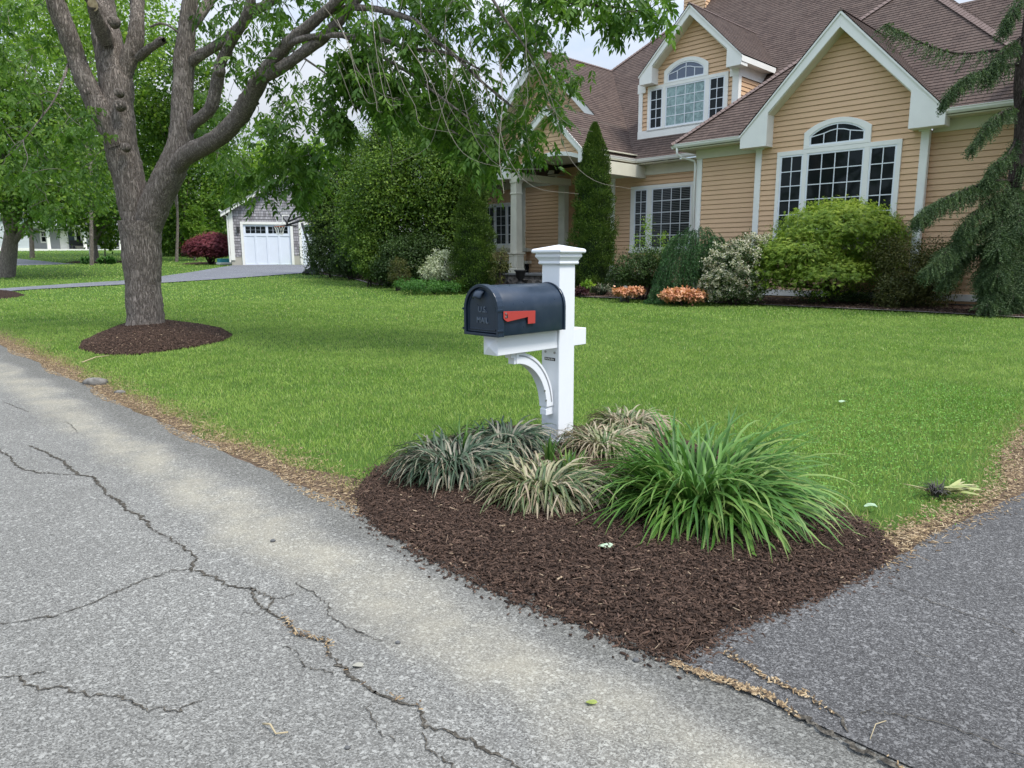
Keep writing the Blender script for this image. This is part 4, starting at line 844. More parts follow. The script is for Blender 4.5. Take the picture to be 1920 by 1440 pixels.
b = B(); b.box(fp, 18.12, 18.52, 4.10, 4.36, -.3, .03); b.box(fp, 14.6, 15.0, 4.10, 4.5, -.3, .03); b.box(Fr('s', 18.18), 18.33, T2, 4.10, 4.34, -.28, 0); b.box(Fr('s', 14.78), 18.33, T2, 4.10, 4.5, -.2, 0); b.build('portico_beam', m_soffit, H_)
slab('portico_ceiling', [st(14.9, 18.33, 4.86), st(18.5, 18.33, 4.86), st(18.5, 22.7, 4.86), st(14.9, 22.7, 4.86)], .03, m_soffit)
def column(s, t, zb):
    b = B(); sqprof(b, s, t, [(.215, zb), (.215, zb+.16), (.19, zb+.18), (.19, zb+.66), (.23, zb+.68), (.23, zb+.735)]); sqprof(b, s, t, [(.155, zb+.735), (.138, 3.62), (.16, 3.63), (.16, 3.68), (.14, 3.69), (.14, 4.0), (.165, 4.02), (.165, 4.10)])
    for sg, fr in ((0, Fr('t', t-.19)), (1, Fr('s', s-.19))):
        c0 = s if sg == 0 else t
        for o in (-.085, .085): b.box(fr, c0+o-.008, c0+o+.008, zb+.22, zb+.62, 0, .012)
        b.box(fr, c0-.17, c0+.17, zb+.60, zb+.64, 0, .012); b.box(fr, c0-.17, c0+.17, zb+.20, zb+.24, 0, .012); b.box(fr, c0-.012, c0+.012, zb+.2, zb+.62, 0, .010)
    b.build('porch_column', m_cream, H_, bevel=.004)
m_cream = paint('cream_column_paint', (.72, .69, .57), .5, .12)
column(18.36, 18.42, .87); column(14.8, 18.42, .87)
# porch floor, steps, stone
m_stonewall = M('stacked_stone', (.12, .11, .10), .9); _x = NT(m_stonewall); _g, _d = cellgrey(_x, _x.pos(), 7, [(0, (.05, .045, .04)), (.5, (.12, .11, .10)), (1, (.22, .19, .16))]); _x.l(_g, _x.b.inputs['Base Color']); _x.bump(_d, 1, .05)
b = B(); b.box(Fr('t', 18.15), 14.5, 18.7, .1, .80, -4, 0); b.build('porch_base', m_stonewall, H_); boxp('porch_floor', Fr('t', 18.1), 14.45, 18.75, .80, .868, -4.2, 0, M('bluestone', (.19, .19, .185), .8))
b = B()
for i in range(3): b.box(Fr('t', 18.1), 15.0, 17.6, .15, .66-.17*i, 0+.35*i, .35*(i+1))
b.build('porch_steps', m_stonewall, H_); 
# recess walls and door
siding(Fr('s', 18.6), [[(T2, .8), (22.7, .8), (22.7, 4.8), (T2, 4.8)]], name='recess_wall'); siding(Fr('t', 22.7), [[(14, .8), (18.8, .8), (18.8, 4.8), (14, 4.8)]], name='recess_wall')
boxp('pilaster', f2, 18.50, 18.78, .8, 4.2, -.02, .05, m_cream); boxp('pilaster', Fr('s', 18.5), T2-.05, T2+.2, .8, 4.2, 0, .03, m_cream)
fdr = Fr('t', 22.68); b = B(); b.box(fdr, 16.0, 18.0, .88, 3.95, 0, .05); ent = b.build('entry_door', m_cream, H_)
boxp('door_panel', fdr, 16.55, 17.45, .95, 2.95, .05, .09, M('dark_red_door', (.10, .03, .025), .4), ent); b = B(); b.box(fdr, 16.08, 16.45, 1.0, 2.95, .05, .07); b.box(fdr, 17.55, 17.92, 1.0, 2.95, .05, .07); b.box(fdr, 16.08, 17.92, 3.1, 3.85, .05, .07); b.build('sidelights', m_glass, ent)
# hidden-from-front side light of the entry seen right of the tall conifer
archwin(Fr('t', 22.66), 16.2, 17.9, 3.0, 3.4, 3.9, 16.3, 17.8, 3.05, 3.35, 3.8)
# ---- windows
window(f1, 5.96, 9.03, 1.62, 4.15, [(6.06, 6.68, 2), (6.80, 8.22, 4), (8.32, 8.94, 2)], 6, label='large dark three-part window under the front gable')
archwin(f1, 6.68, 8.33, 4.152, 4.56, 4.84, 6.82, 8.19, 4.215, 4.46, 4.72)
window(f2, 12.80, 15.38, 1.62, 3.85, [(12.95, 14.50, 4), (14.68, 15.22, 2)], 5, blinds=True, label='white framed window with blinds behind the shrubs')
a2 = lambda px: T(px, 420, T2)[0]
window(f2, a2(980), a2(898), 1.86, 3.66, [(a2(976), a2(952.5), 2), (a2(950.5), a2(930.5), 2), (a2(928.5), a2(903), 3)], 4, blinds=True, glass=m_glass, label='window with blinds left of the porch column')
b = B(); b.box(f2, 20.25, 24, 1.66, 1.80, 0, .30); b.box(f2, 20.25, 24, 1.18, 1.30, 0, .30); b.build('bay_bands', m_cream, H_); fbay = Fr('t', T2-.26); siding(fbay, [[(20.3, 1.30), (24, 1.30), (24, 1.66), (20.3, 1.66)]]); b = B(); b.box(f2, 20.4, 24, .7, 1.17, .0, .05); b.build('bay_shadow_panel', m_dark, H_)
boxp('corner_board', f2, a2(986), a2(979.5), .8, 4.2, 0, .06, m_cream)
# ---- dormer
dc, dhw = 13.27, 1.87; dz0 = 5.48; dze = 7.46; dza = 9.33
siding(fd_, [[(11.68, dz0), (15.38, dz0), (15.38, dze-.05), (dc, dze-.05+.98*1.85), (11.68, dze-.05)]], name='dormer_wall')
siding(Fr('s', 11.68), [[(TD, mz(TD)-.05), (TD+1.9, mz(TD+1.9)-.05), (TD, dze-.2)]], name='dormer_cheek'); siding(Fr('s', 15.40, 1), [[(TD, mz(TD)-.05), (TD+1.9, mz(TD+1.9)-.05), (TD, dze-.2)]], name='dormer_cheek')
boxp('dormer_corner_board', fd_, 11.66, 11.86, dz0+.02, 7.0, 0, .04); boxp('dormer_corner_board', fd_, 15.24, 15.40, dz0+.02, 7.05, 0, .04); boxp('dormer_corner_board', Fr('s', 11.66), TD-.04, TD+.14, dz0+.3, 7.0, 0, .02)
boxp('dormer_base_board', fd_, 11.66, 15.40, dz0-.06, dz0+.26, 0, .06)
b = B(); b.prism(Fr('s', 11.70), [(TD-.02, 6.98), (TD+1.62, 6.98), (TD+2.0, 7.33), (TD-.02, 7.33)], 0, .05); b.box(fd_, 11.64, 11.95, 6.98, 7.3, -.02, .05); b.build('dormer_frieze', m_white, H_); b = B(); b.box(fd_, 15.12, 15.44, 7.0, 7.3, 0, .05); b.build('capital_block', m_white, H_)
de = dc-dhw; dE = dc+dhw; tmz = lambda z: 20.7+(z-4.71)/KM
shingles('dormer_roof', [[st(de-.02, 21.12, dze+.03), st(de-.02, tmz(dze)+.05, dze+.03), st(dc, tmz(dza)+.05, dza+.02), st(dc, 21.12, dza+.02)], [st(dE+.02, 21.12, dze+.03), st(dE+.02, tmz(dze)+.05, dze+.03), st(dc, tmz(dza)+.05, dza+.02), st(dc, 21.12, dza+.02)]])
cap(st(dc, 21.1, dza+.02), st(dc, tmz(dza), dza+.02), .16)
rake(dc, dE, dze, dza-.03, 21.16, TD+.02, h=.22, ret=.5, rh=.26); rake(dc, de, dze, dza-.03, 21.16, TD+.02, h=.22, ret=.5, rh=.26)
b = B(); b.box(Fr('s', de), 21.16, tmz(dze)-.1, dze-.17, dze+.0, 0, .02); b.box(Fr('s', de), 21.16, tmz(dze)-.3, dze-.17, dze-.15, -.3, 0); b.build('dormer_fascia', m_white, H_)
window(fd_, 12.0, 15.02, 5.68, 7.16, [(12.12, 12.66, 2), (12.80, 14.30, 4, m_glass_b), (14.42, 14.93, 2)], 4, cz=.10, casing=.08, sill=False, label='three-part dormer window with a curtained middle light')
archwin(fd_, 12.72, 14.38, 7.162, 7.56, 7.86, 12.86, 14.24, 7.20, 7.46, 7.74, glass=M('sky_reflecting_glass', (.10, .12, .17), .08, .9))
# chimney box
siding(Fr('t', 27.6), [[(16.6, 11), (17.6, 11), (17.6, 13.6), (16.6, 13.6)]], name='chimney'); siding(Fr('s', 16.6), [[(27.6, 11), (28.6, 11), (28.6, 13.6), (27.6, 13.6)]], name='chimney')
# porch urn
ur = thing('planter', st(17.35, 17.6, .7), 'dark urn planter on the porch step beside the cream column', 'planter')
b = B(); c = st(17.35, 17.6, 0); b.lathe(c, [(.14, .50), (.14, .56), (.06, .60), (.09, .68), (.15, .74), (.17, .92), (.22, .97), (.22, 1.0), (.17, 1.0), (.15, .94)], 16); b.build('urn', m_rubber, ur, smooth=True)
b = B(); b.lathe(c, [(.16, .93), (.155, .97), (.06, .985)], 14); b.build('potting_soil', m_soil, ur)
# ================================================================== NEIGHBOUR GARAGE
m_shake = M('weathered_cedar_shake', (.3, .27, .26), .9); _x = NT(m_shake); _uv = _x.n('ShaderNodeUVMap').outputs[0]
_br = _x.n('ShaderNodeTexBrick', {'Vector': _uv, 'Color1': (.20, .19, .20, 1), 'Color2': (.47, .455, .475, 1), 'Mortar': (.07, .06, .06, 1), 'Scale': 1.0, 'Mortar Size': .006, 'Brick Width': .13, 'Row Height': .15, 'Bias': 0.0}, offset=.37, offset_frequency=3)
_x.l(_x.mix(_x.math('MULTIPLY', _x.noise(3, 5, .6, _uv), .4), _br.outputs[0], (.18, .16, .17)), _x.b.inputs['Base Color'])
def shakes(fr, polys, parent, name='shingle_wall'):
    b = B(); uv = []
    for pl in polys: banded(b, uv, fr.p, pl, .15, .022, .0)
    return b.build(name, m_shake, parent, uvs=uv, fixn=False)
m_door = paint('white_garage_door', (.74, .79, .86), .4, .04)
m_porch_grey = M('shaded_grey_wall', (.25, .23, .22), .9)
GZ = 1.05; GO = P(435, 497, 40.0); GO[2] = 0; GYW = R_(70); GX = np.array([math.sin(GYW), math.cos(GYW), 0]); GN = np.array([math.cos(GYW), -math.sin(GYW), 0]); GN = -GN if GN[1] > 0 else GN
GG = thing('shingled_garage', [GO[0], GO[1], GZ], 'grey cedar shingled garage with white carriage door at the end of the driveway', 'garage')
class FrG:
    def __init__(self, back=0.0): self.k = back
    def p(self, a, b, o=0.0): return GO+GX*a+UP*b+GN*(o-self.k)
def FA(px, py, back=0.0):
    r = ray(px, py); o_ = GO-GN*back; l = ((o_-C0)@GN)/(r@GN); p = C0+r*l; return float((p-o_)@GX), float(p[2])
g1 = FrG(); ax = lambda px: FA(px, 450)[0]
d0, d1g, dT = ax(457), ax(545), FA(500, 421)[1]; e0, e1 = ax(566), ax(655); gr = ax(690); gap_ = FA(566, 318)[1]; ga = ax(566); eT = FA(436, 396)[1]
shakes(g1, [[(0, GZ+.5), (d0-.15, GZ+.5), (d0-.15, dT+.05), (0, dT+.05)]], GG); shakes(g1, [[(d1g+.15, GZ+.55), (e0-.15, GZ+.55), (e0-.15, dT+.05), (d1g+.15, dT+.05)]], GG); shakes(g1, [[(e1+.15, GZ), (gr, GZ), (gr, dT+.05), (e1+.15, dT+.05)]], GG)
shakes(g1, [[(0, dT+.05), (gr, dT+.05), (gr, eT), (ga, gap_), (0, eT)]], GG)
m_conc = M('pale_concrete', (.42, .40, .34), .9)
boxp('garage_foundation', g1, 0, d0-.15, GZ-.2, GZ+.5, -.1, .0, m_conc, GG); boxp('garage_foundation', g1, d1g+.14, e0-.14, GZ-.2, GZ+.55, -.1, .01, m_conc, GG)
boxp('corner_board', g1, -.02, .20, GZ+.3, eT, 0, .05, m_white, GG)
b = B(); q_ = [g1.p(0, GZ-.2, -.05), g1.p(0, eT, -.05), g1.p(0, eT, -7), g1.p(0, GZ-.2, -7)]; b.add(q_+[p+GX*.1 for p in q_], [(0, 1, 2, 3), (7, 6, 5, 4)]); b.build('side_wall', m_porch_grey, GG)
def gdoor(a0, a1):
    zt = dT; b = B(); b.box(g1, a0-.14, a0, GZ-.02, zt+.14, -.02, .05); b.box(g1, a1, a1+.14, GZ-.02, zt+.14, -.02, .05); b.box(g1, a0, a1, zt, zt+.14, -.02, .05); b.build('door_trim', m_white, GG, bevel=.005)
    b = B(); b.box(g1, a0, a1, GZ-.02, zt, -.10, -.05); d = b.build('garage_door', m_door, GG); wd = a1-a0; b = B()
    for z0_, z1_ in ((GZ, GZ+.10), (zt-.64, zt-.50), (zt-.10, zt)): b.box(g1, a0, a1, z0_, z1_, -.05, -.025)
    for i in range(5): a = a0+wd*i/4; b.box(g1, max(a0, a-.055), min(a1, a+.055), GZ+.10, zt-.64, -.05, -.026)
    for a in (a0, a0+wd/2-.06, a1-.12): b.box(g1, a, a+.12, zt-.5, zt-.10, -.05, -.027)
    b.build('door_rails', m_door, d, bevel=.004)
    for h in range(2):
        b = B()
        x0 = a0+.12+(wd/2-.06)*h
        for i in range(4):
            for j in range(2): q = (wd/2-.18)/4; b.box(g1, x0+i*q+.015, x0+(i+1)*q-.015, zt-.48+j*.19, zt-.48+j*.19+.17, -.05, -.035)
        b.build('door_panes', m_glass, d)
gdoor(d0, d1g); gdoor(e0, e1)
m_groof = M('grey_roof_shingle', (.30, .30, .31), .9); fo = FrG(-.35)
for sg, xe in ((1, -.4), (-1, gr+.4)):
    sl_ = (gap_-eT)/ga; ze = eT-.4*sl_+.12; b = B(); b.prism(fo, [(ga, gap_+.14), (xe, ze), (xe, ze-.2), (ga, gap_-.08)], -.06, 0); b.build('rake_board', m_white, GG)
    b = B(); q_ = [fo.p(xe, ze+.03, .04), fo.p(ga, gap_+.17, .04), fo.p(ga, gap_+.17, -8), fo.p(xe, ze+.03, -8)]; b.add(q_+[p-UP*.06 for p in q_], [(0, 1, 2, 3), (7, 6, 5, 4), (0, 4, 5, 1)]); b.build('garage_roof', m_groof, GG)
b = B(); b.tube([fo.p(-.45, eT+.02, .02), fo.p(-.30, eT-.10, -.1), g1.p(-.08, eT-.28, .06), g1.p(-.08, GZ+.2, .06)], .045, 8); b.build('downspout', m_white, GG)
bk = 3.0; r0, r1 = FA(508, 334, bk), FA(600, 296, bk); fb = FrG(bk)
shakes(fb, [[(r0[0], 4.2), (r1[0]+4, 4.2), (r1[0]+4, r1[1]-1.5), (r1[0], r1[1]-.1), (r0[0], r0[1]-.1)]], GG, 'rear_gable'); fb2 = FrG(bk-.3)
b = B(); b.prism(fb2, [(r0[0]-.2, r0[1]), (r1[0], r1[1]+.1), (r1[0], r1[1]-.15), (r0[0]-.2, r0[1]-.25)], -.06, 0); b.build('rear_rake', m_white, GG); b = B(); b.tube([fb2.p(r0[0]-.3, r0[1]-.1, .05), fb2.p(r0[0]+.3, r0[1]-.45, .05), fb2.p(r0[0]+.4, r0[1]-1.0, .05)], .06, 8); b.build('rear_downspout', m_white, GG)
b = B(); b.add([fb2.p(r0[0]-.2, r0[1]+.03, 0), fb2.p(r1[0], r1[1]+.13, 0), fb2.p(r1[0], r1[1]+.13, -8), fb2.p(r0[0]-.2, r0[1]+.03, -8)], [(0, 1, 2, 3)]); b.build('rear_roof', m_groof, GG)
la, lz = FA(446, 430); b = B(); b.box(g1, la-.07, la+.07, lz-.14, lz+.14, .02, .14); b.build('wall_lantern', m_black, GG)
# blue and white toy things beside the garage
cr = thing('cooler', G(428, 496.8), 'turquoise box lying by the garage corner behind the red maple', 'box'); p0 = G(428, 497)
b = B(); fr0 = np.array([p0[0], p0[1], float(zg(p0[1]))+.03]); b.box(fr0, -.2, .2, .12, .34, -.55, .30); b.build('box_body', M('turquoise_plastic', (.05, .30, .36), .5), cr, bevel=.02)
b = B(); b.box(fr0, -.25, .25, .0, .12, -.60, .65); b.build('white_tray', m_white, cr, bevel=.02)
bt = G(436, 497); b = B(); b.lathe([bt[0], bt[1], float(zg(bt[1]))+.03], [(.12, 0), (.12, .3), (.08, .42), (.04, .55), (.02, .6)], 10); o = b.build('white_jug', m_white, base=bt, smooth=True); tag(o, 'white jug standing beside the turquoise box by the garage', 'jug')

# ================================================================== WHITE HOUSE FAR LEFT
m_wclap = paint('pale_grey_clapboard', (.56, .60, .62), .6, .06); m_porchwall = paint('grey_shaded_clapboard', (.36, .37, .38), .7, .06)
WZ = 2.62; WH = thing('white_house', st(97, 24, WZ), 'pale grey house with white porch posts and dark door far behind the left trees', 'house')
w1 = Fr('s', 97); 
def wsid(fr, a0, a1, z0_, z1_, mt): b = B(); uv = []; banded(b, uv, fr.p, [(a0, z0_), (a1, z0_), (a1, z1_), (a0, z1_)], .16, .02, 0); return b.build('clapboard_wall', mt, WH, fixn=False)
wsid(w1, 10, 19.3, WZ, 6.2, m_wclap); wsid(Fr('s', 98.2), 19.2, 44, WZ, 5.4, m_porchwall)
b = B(); b.box(w1, 19.1, 44, 5.0, 5.35, -.3, .1); b.box(Fr('s', 98.2), 19.2, 44, WZ-.5, WZ+.06, 0, 1.6); b.box(w1, 19.1, 19.35, WZ, 5.0, -.1, .06); b.box(w1, 9.9, 19.2, WZ-.3, WZ+.15, 0, .08); b.build('porch_trim', m_white, WH)
b = B(); b.add([st(96.2, 18.9, 5.35), st(96.2, 44, 5.35), st(102, 44, 8.5), st(102, 18.9, 8.5)], [(0, 1, 2, 3)]); b.add([st(96.5, 9.5, 6.2), st(96.5, 19.3, 6.2), st(102, 19.3, 9.5), st(102, 9.5, 9.5)], [(0, 1, 2, 3)]); b.build('roof', m_groof, WH)
for px in (91, 159, 176, 226):
    t_, _ = S(px, 450, 97); b = B(); b.box(w1, t_-.16, t_+.16, WZ, 5.0, -.32, 0); b.build('porch_post', m_white, WH)
def wwin(px0, px1, py0, py1, s_):
    a0, z1_ = S(px0, py0, s_); a1, z0_ = S(px1, py1, s_); fr = Fr('s', s_); b = B(); b.box(fr, a0-.16, a1+.16, z0_-.16, z1_+.16, 0, .06); wd_ = b.build('window', m_white, WH)
    b = B(); zm = (z0_+z1_)/2; b.box(fr, a0, a1, z0_, zm-.04, .06, .075); n_ = 2
    for i in range(n_):
        for j in range(2): q = (a1-a0)/n_; h = (z1_-zm-.04)/2; b.box(fr, a0+q*i+.02, a0+q*(i+1)-.02, zm+.04+h*j+.02, zm+.04+h*(j+1)-.02, .06, .075)
    b.build('pane', m_glass, wd_)
wwin(20, 31.5, 430, 451, 97); wwin(76.5, 86, 434, 453, 98.2); wwin(166, 173, 436, 455, 98.2); wwin(213, 223, 440, 463, 98.2)
a0, _ = S(128, 450, 98.2); a1, _ = S(134, 450, 98.2); b = B(); b.box(Fr('s', 98.2), a0-.9, a1+1.3, WZ, 4.95, 0, .08); dr = b.build('front_door', m_white, WH); b = B(); b.box(Fr('s', 98.2), a0, a1+.3, WZ+.05, 4.75, .08, .12); b.build('door_panel', M('slate_blue_door', (.045, .06, .085), .5), dr)
b = B(); b.box(Fr('s', 98.2), a1+.55, a1+.95, WZ+.6, 4.7, .08, .11); b.build('sidelight', m_glass, dr)
bn = thing('porch_bench', st(97.4, S(150, 460, 97.4)[0], WZ), 'dark bench on the porch of the pale grey house', 'bench'); tb_ = S(150, 460, 97.4)[0]
b = B(); b.box(Fr('s', 97.4), tb_-.9, tb_+.9, WZ+.42, WZ+.5, -.5, 0); b.build('seat', m_black, bn); b = B(); b.box(Fr('s', 97.9), tb_-.9, tb_+.9, WZ+.42, WZ+1.1, -.05, 0); b.build('backrest', m_black, bn)
for a in (-.8, .8):
    b = B(); b.box(Fr('s', 97.4), tb_+a-.05, tb_+a+.05, WZ+.05, WZ+.42, -.45, 0); b.build('leg', m_black, bn)
sg_ = S(152, 443.5, 98.2); b = B(); b.prism(Fr('s', 98.2), [(sg_[0]+.75*math.cos(a), sg_[1]+.17*math.sin(a)) for a in np.linspace(0, 2*math.pi, 19)[:-1]], .02, .06); o = b.build('wall_plaque', m_white, base=st(98.2, sg_[0], sg_[1])); tag(o, 'small pale oval plaque on the porch wall above the bench', 'sign')
m2 = G(172.5, 491); mm = thing('white_mailbox_post', (m2[0], m2[1], float(zg(m2[1]))), 'small white post mailbox beside the second tree trunk', 'mailbox')
b = B(); b.box(np.array([m2[0], m2[1], float(zg(m2[1]))]), -.09, .09, 0, 1.25, -.09, .09); b.build('post', m_white, mm); b = B(); b.box(np.array([m2[0], m2[1], float(zg(m2[1]))]), -.13, .13, 1.25, 1.55, -.2, .3); b.build('mail_case', m_white, mm, bevel=.06); b = B(); b.box(np.array([m2[0], m2[1], float(zg(m2[1]))])+D1*0, -.14, -.13, .95, 1.2, -.1, .1); b.build('dark_tag', m_black, mm)

# ================================================================== BASKETBALL HOOP
hp = G(583, 514.5); HB = np.array([hp[0], hp[1], float(zg(hp[1]))]); hY = hp[1]
hb = thing('basketball_hoop', HB, 'portable basketball hoop with black pole leaning over the neighbour driveway', 'basketball hoop')
Pp = lambda px, py, dy=0: P(px, py, hY+dy)
q0, q1 = Pp(566, 512.8), Pp(596, 513)
b = B(); z0_ = HB[2]+.03; n_ = 0
prof = [(566, 512.5), (597, 513), (597, 503), (592, 499), (585, 498.5), (578, 503), (566, 511)]
A_ = [Pp(*p, -.4) for p in prof]; Bq_ = [Pp(*p, .45) for p in prof]; n_ = len(prof); b.add(A_+Bq_, [tuple(range(n_)), tuple(range(2*n_-1, n_-1, -1))]+[(i, (i+1) % n_, n_+(i+1) % n_, n_+i) for i in range(n_)]); base_ = b.build('water_base', m_rubber, hb, bevel=.03)
for dy in (-.5, .5):
    b = B(); c = Pp(587, 508.2, dy); b.tube([c-np.array([0, .05, 0]), c+np.array([0, .05, 0])], .15, 16); b.build('wheel', M('dark_wheel', (.05, .055, .06), .6), hb)
b = B(); b.tube([Pp(588, 500), Pp(577, 455), Pp(566, 418)], .055, 8); b.build('pole', m_rubber, hb, smooth=True)
b = B(); b.tube([Pp(567, 510, -.2), Pp(584, 484)], .02, 6); b.tube([Pp(570, 510, .2), Pp(584, 484)], .02, 6); b.build('stay_rod', m_steel, hb)
ax = [Pp(536, 421), Pp(575, 412)]
b = B(); b.tube([Pp(539, 416), Pp(563, 406), Pp(575, 399)], .04, 6); b.tube([Pp(536, 423), Pp(563, 414), Pp(578, 411)], .045, 6); b.tube([Pp(521, 425), Pp(540, 422), Pp(556, 424.5)], .03, 6); b.tube([Pp(517, 391.5), Pp(538, 418)], .035, 6); b.tube([Pp(551.5, 391), Pp(539, 416)], .035, 6); b.tube([Pp(538, 414), Pp(538, 424)], .06, 6); b.build('support_arm', m_rubber, hb, smooth=True)
m_clear = M('clear_backboard', (.8, .85, .88), .05); _x = NT(m_clear); _t = _x.n('ShaderNodeBsdfTransparent'); _s = _x.n('ShaderNodeMixShader', {0: .07}); _x.l(_t.outputs[0], _s.inputs[1]); _x.l(_x.b.outputs[0], _s.inputs[2]); _x.l(_s.outputs[0], _x.o.inputs[0])
b = B(); c4 = [Pp(517, 388, -.2), Pp(555, 387, .2), Pp(555, 424, .2), Pp(517, 424, -.2)]; b.add(c4+[p+np.array([0, .02, 0]) for p in c4], [(0, 1, 2, 3), (7, 6, 5, 4), (0, 1, 5, 4), (1, 2, 6, 5), (2, 3, 7, 6), (3, 0, 4, 7)]); b.build('backboard', m_clear, hb)
b = B(); sq = [Pp(529, 404, -.12), Pp(544, 403.5, .05), Pp(544, 420, .05), Pp(530, 420, -.12), Pp(529, 404, -.12)]; b.tube(sq, .02, 4); b.build('target_square', m_white, hb)
rc = Pp(524, 424.5, -.45); b = B(); b.tube([rc+np.array([.23*math.cos(a), .23*math.sin(a), 0]) for a in np.linspace(0, 2*math.pi, 17)], .012, 5, cap=False); b.build('rim', M('orange_rim', (.35, .09, .03), .5), hb)
b = B()
for i in range(10):
    a = 2*math.pi*i/10; a2 = a+.35; b.tube([rc+np.array([.23*math.cos(a), .23*math.sin(a), 0]), rc+np.array([.16*math.cos(a2), .16*math.sin(a2), -.2]), rc+np.array([.12*math.cos(a), .12*math.sin(a), -.38])], .010, 4); b.tube([rc+np.array([.23*math.cos(a), .23*math.sin(a), 0]), rc+np.array([.16*math.cos(a-.35), .16*math.sin(a-.35), -.2]), rc+np.array([.12*math.cos(a), .12*math.sin(a), -.38])], .010, 4)
b.build('net', m_white, hb)
# ================================================================== PLANTS AND TREES
def tubes(paths, n=7):
    """paths: list of (pts(k,3), radii(k)); returns V,F arrays"""
    V = []; F = []; off = 0; ang = 2*np.pi*np.arange(n)/n; ca, sa = np.cos(ang), np.sin(ang)
    for pts, rad in paths:
        pts = np.asarray(pts, float); k = len(pts); d = np.gradient(pts, axis=0); d /= np.linalg.norm(d, axis=1)[:, None]+1e-9
        ref = np.array([.31, .87, .2]); x = np.cross(d, ref); x /= np.linalg.norm(x, axis=1)[:, None]+1e-9; y = np.cross(d, x)
        rad = np.asarray(rad)[:, None, None]
        V.append((pts[:, None]+(x[:, None]*ca[None, :, None]+y[:, None]*sa[None, :, None])*rad).reshape(-1, 3))
        i = np.arange(k-1)[:, None]*n; j = np.arange(n)[None]; j2 = (j+1) % n
        F.append(np.stack([i+j, i+j2, i+n+j2, i+n+j], -1).reshape(-1, 4)+off); off += k*n
    return np.vstack(V), np.vstack(F)
def spline(pts, k=6):
    p = np.asarray(pts, float); n = len(p); t = np.arange(n); u = np.linspace(0, n-1, (n-1)*k+1); q = np.vstack([2*p[0]-p[1], p, 2*p[-1]-p[-2]]); o = []
    for x in u:
        i = min(int(x), n-2); f = x-i; a, b_, c, d = q[i], q[i+1], q[i+2], q[i+3]
        o.append(.5*((2*b_)+(c-a)*f+(2*a-5*b_+4*c-d)*f*f+(3*b_-a-3*c+d)*f**3))
    return np.array(o)
def crown(name, ells, nleaf, Ln, W, mat, parent, leafper=34, rc=None, droop=.25, shell=(.55, 1.0), cvar=.6, flat=.75, wide=.45, spread=1.0, up=.35, keep=None):
    """leaves gathered in many small clumps over the outside of several ellipsoids"""
    ells = [(np.array(c, float), np.array(r, float)) for c, r in ells]; area = np.array([(r[0]*r[1]+r[0]*r[2]+r[1]*r[2]) for c, r in ells]); k = max(8, int(nleaf/leafper))
    idx = rng.choice(len(ells), k, p=area/area.sum()); d = rdir(k); cs = np.array([ells[i][0] for i in idx]); rs = np.array([ells[i][1] for i in idx])
    rho = rng.uniform(shell[0]**3, shell[1]**3, k)**(1/3)*(1+.10*np.sin(d[:, 0]*7+idx)*np.cos(d[:, 2]*6)); cc = cs+d*rs*rho[:, None]
    gz = zg(cc[:, 1])+.02; cc[:, 2] = np.maximum(cc[:, 2], gz+rng.uniform(0, .2, k)); r0 = rc if rc else float(np.mean([r.mean() for c, r in ells]))*.20
    crn = rng.random(k); m = nleaf//k; ci = np.repeat(np.arange(k), m); n = len(ci)
    Pn = cc[ci]+rng.normal(0, 1, (n, 3))*r0*np.array([1, 1, flat])*rng.uniform(.6, 1.3, k)[ci][:, None]; Pn[:, 2] = np.maximum(Pn[:, 2], zg(Pn[:, 1])+.03)
    D = d[ci]*.5*spread+rdir(n)*.8; D[:, 2] -= droop; Nn = d[ci]*.6+rdir(n)*.6+np.array([0, 0, up]); rnd = np.clip(crn[ci]*cvar+rng.random(n)*(1-cvar), 0, 1)
    if keep is not None: q = keep(Pn); Pn, D, Nn, rnd = Pn[q], D[q], Nn[q], rnd[q]; n = len(Pn)
    return leafmesh(name, Pn, D, Nn, Ln*rng.uniform(.6, 1.25, n), W*rng.uniform(.7, 1.2, n), rnd, mat, parent, wide=wide), cc
def trunkmesh(name, paths, mat, parent, n=9):
    V, F = tubes(paths, n); return fast(name, V, F, mat, parent=parent, smooth=True)

# leaf materials
m_ash = leafmat('ash_leaf', (.030, .078, .014), (.080, .165, .024), (.20, .32, .05), .38)
m_maple = leafmat('maple_leaf', (.035, .085, .014), (.085, .165, .022), (.22, .32, .04), .4)
m_maple2 = leafmat('bright_maple_leaf', (.07, .145, .020), (.17, .28, .04), (.36, .46, .08), .48)
m_ever = leafmat('dark_evergreen_leaf', (.018, .038, .010), (.038, .072, .017), (.08, .13, .033), .2)
m_hedge = leafmat('hedge_leaf', (.026, .062, .012), (.085, .155, .022), (.24, .34, .05), .3)
m_arb = leafmat('arborvitae_spray', (.020, .046, .009), (.050, .095, .015), (.12, .18, .030), .2)
m_jm = leafmat('green_lace_maple_leaf', (.07, .13, .016), (.18, .27, .032), (.40, .46, .07), .4)
m_redm = leafmat('red_lace_maple_leaf', (.07, .014, .022), (.17, .034, .048), (.30, .085, .09), .3)
m_spr = leafmat('weeping_spruce_needles', (.022, .070, .020), (.045, .12, .035), (.09, .19, .06), .2)
m_hem = leafmat('blue_green_conifer_spray', (.030, .058, .024), (.075, .125, .050), (.16, .22, .09), .2)
m_flow = leafmat('cream_blossom', (.45, .42, .30), (.62, .58, .44), (.75, .72, .6), .2)
m_var = leafmat('white_edged_leaf', (.25, .30, .16), (.50, .52, .34), (.68, .68, .52), .2)
m_cor = leafmat('coral_leaf', (.42, .15, .08), (.64, .31, .17), (.78, .48, .30), .2)
m_bronze = leafmat('bronze_green_leaf', (.030, .042, .012), (.075, .085, .022), (.16, .15, .045), .25)
m_purp = leafmat('purple_leaf', (.04, .015, .02), (.07, .025, .03), (.11, .05, .05), .2)
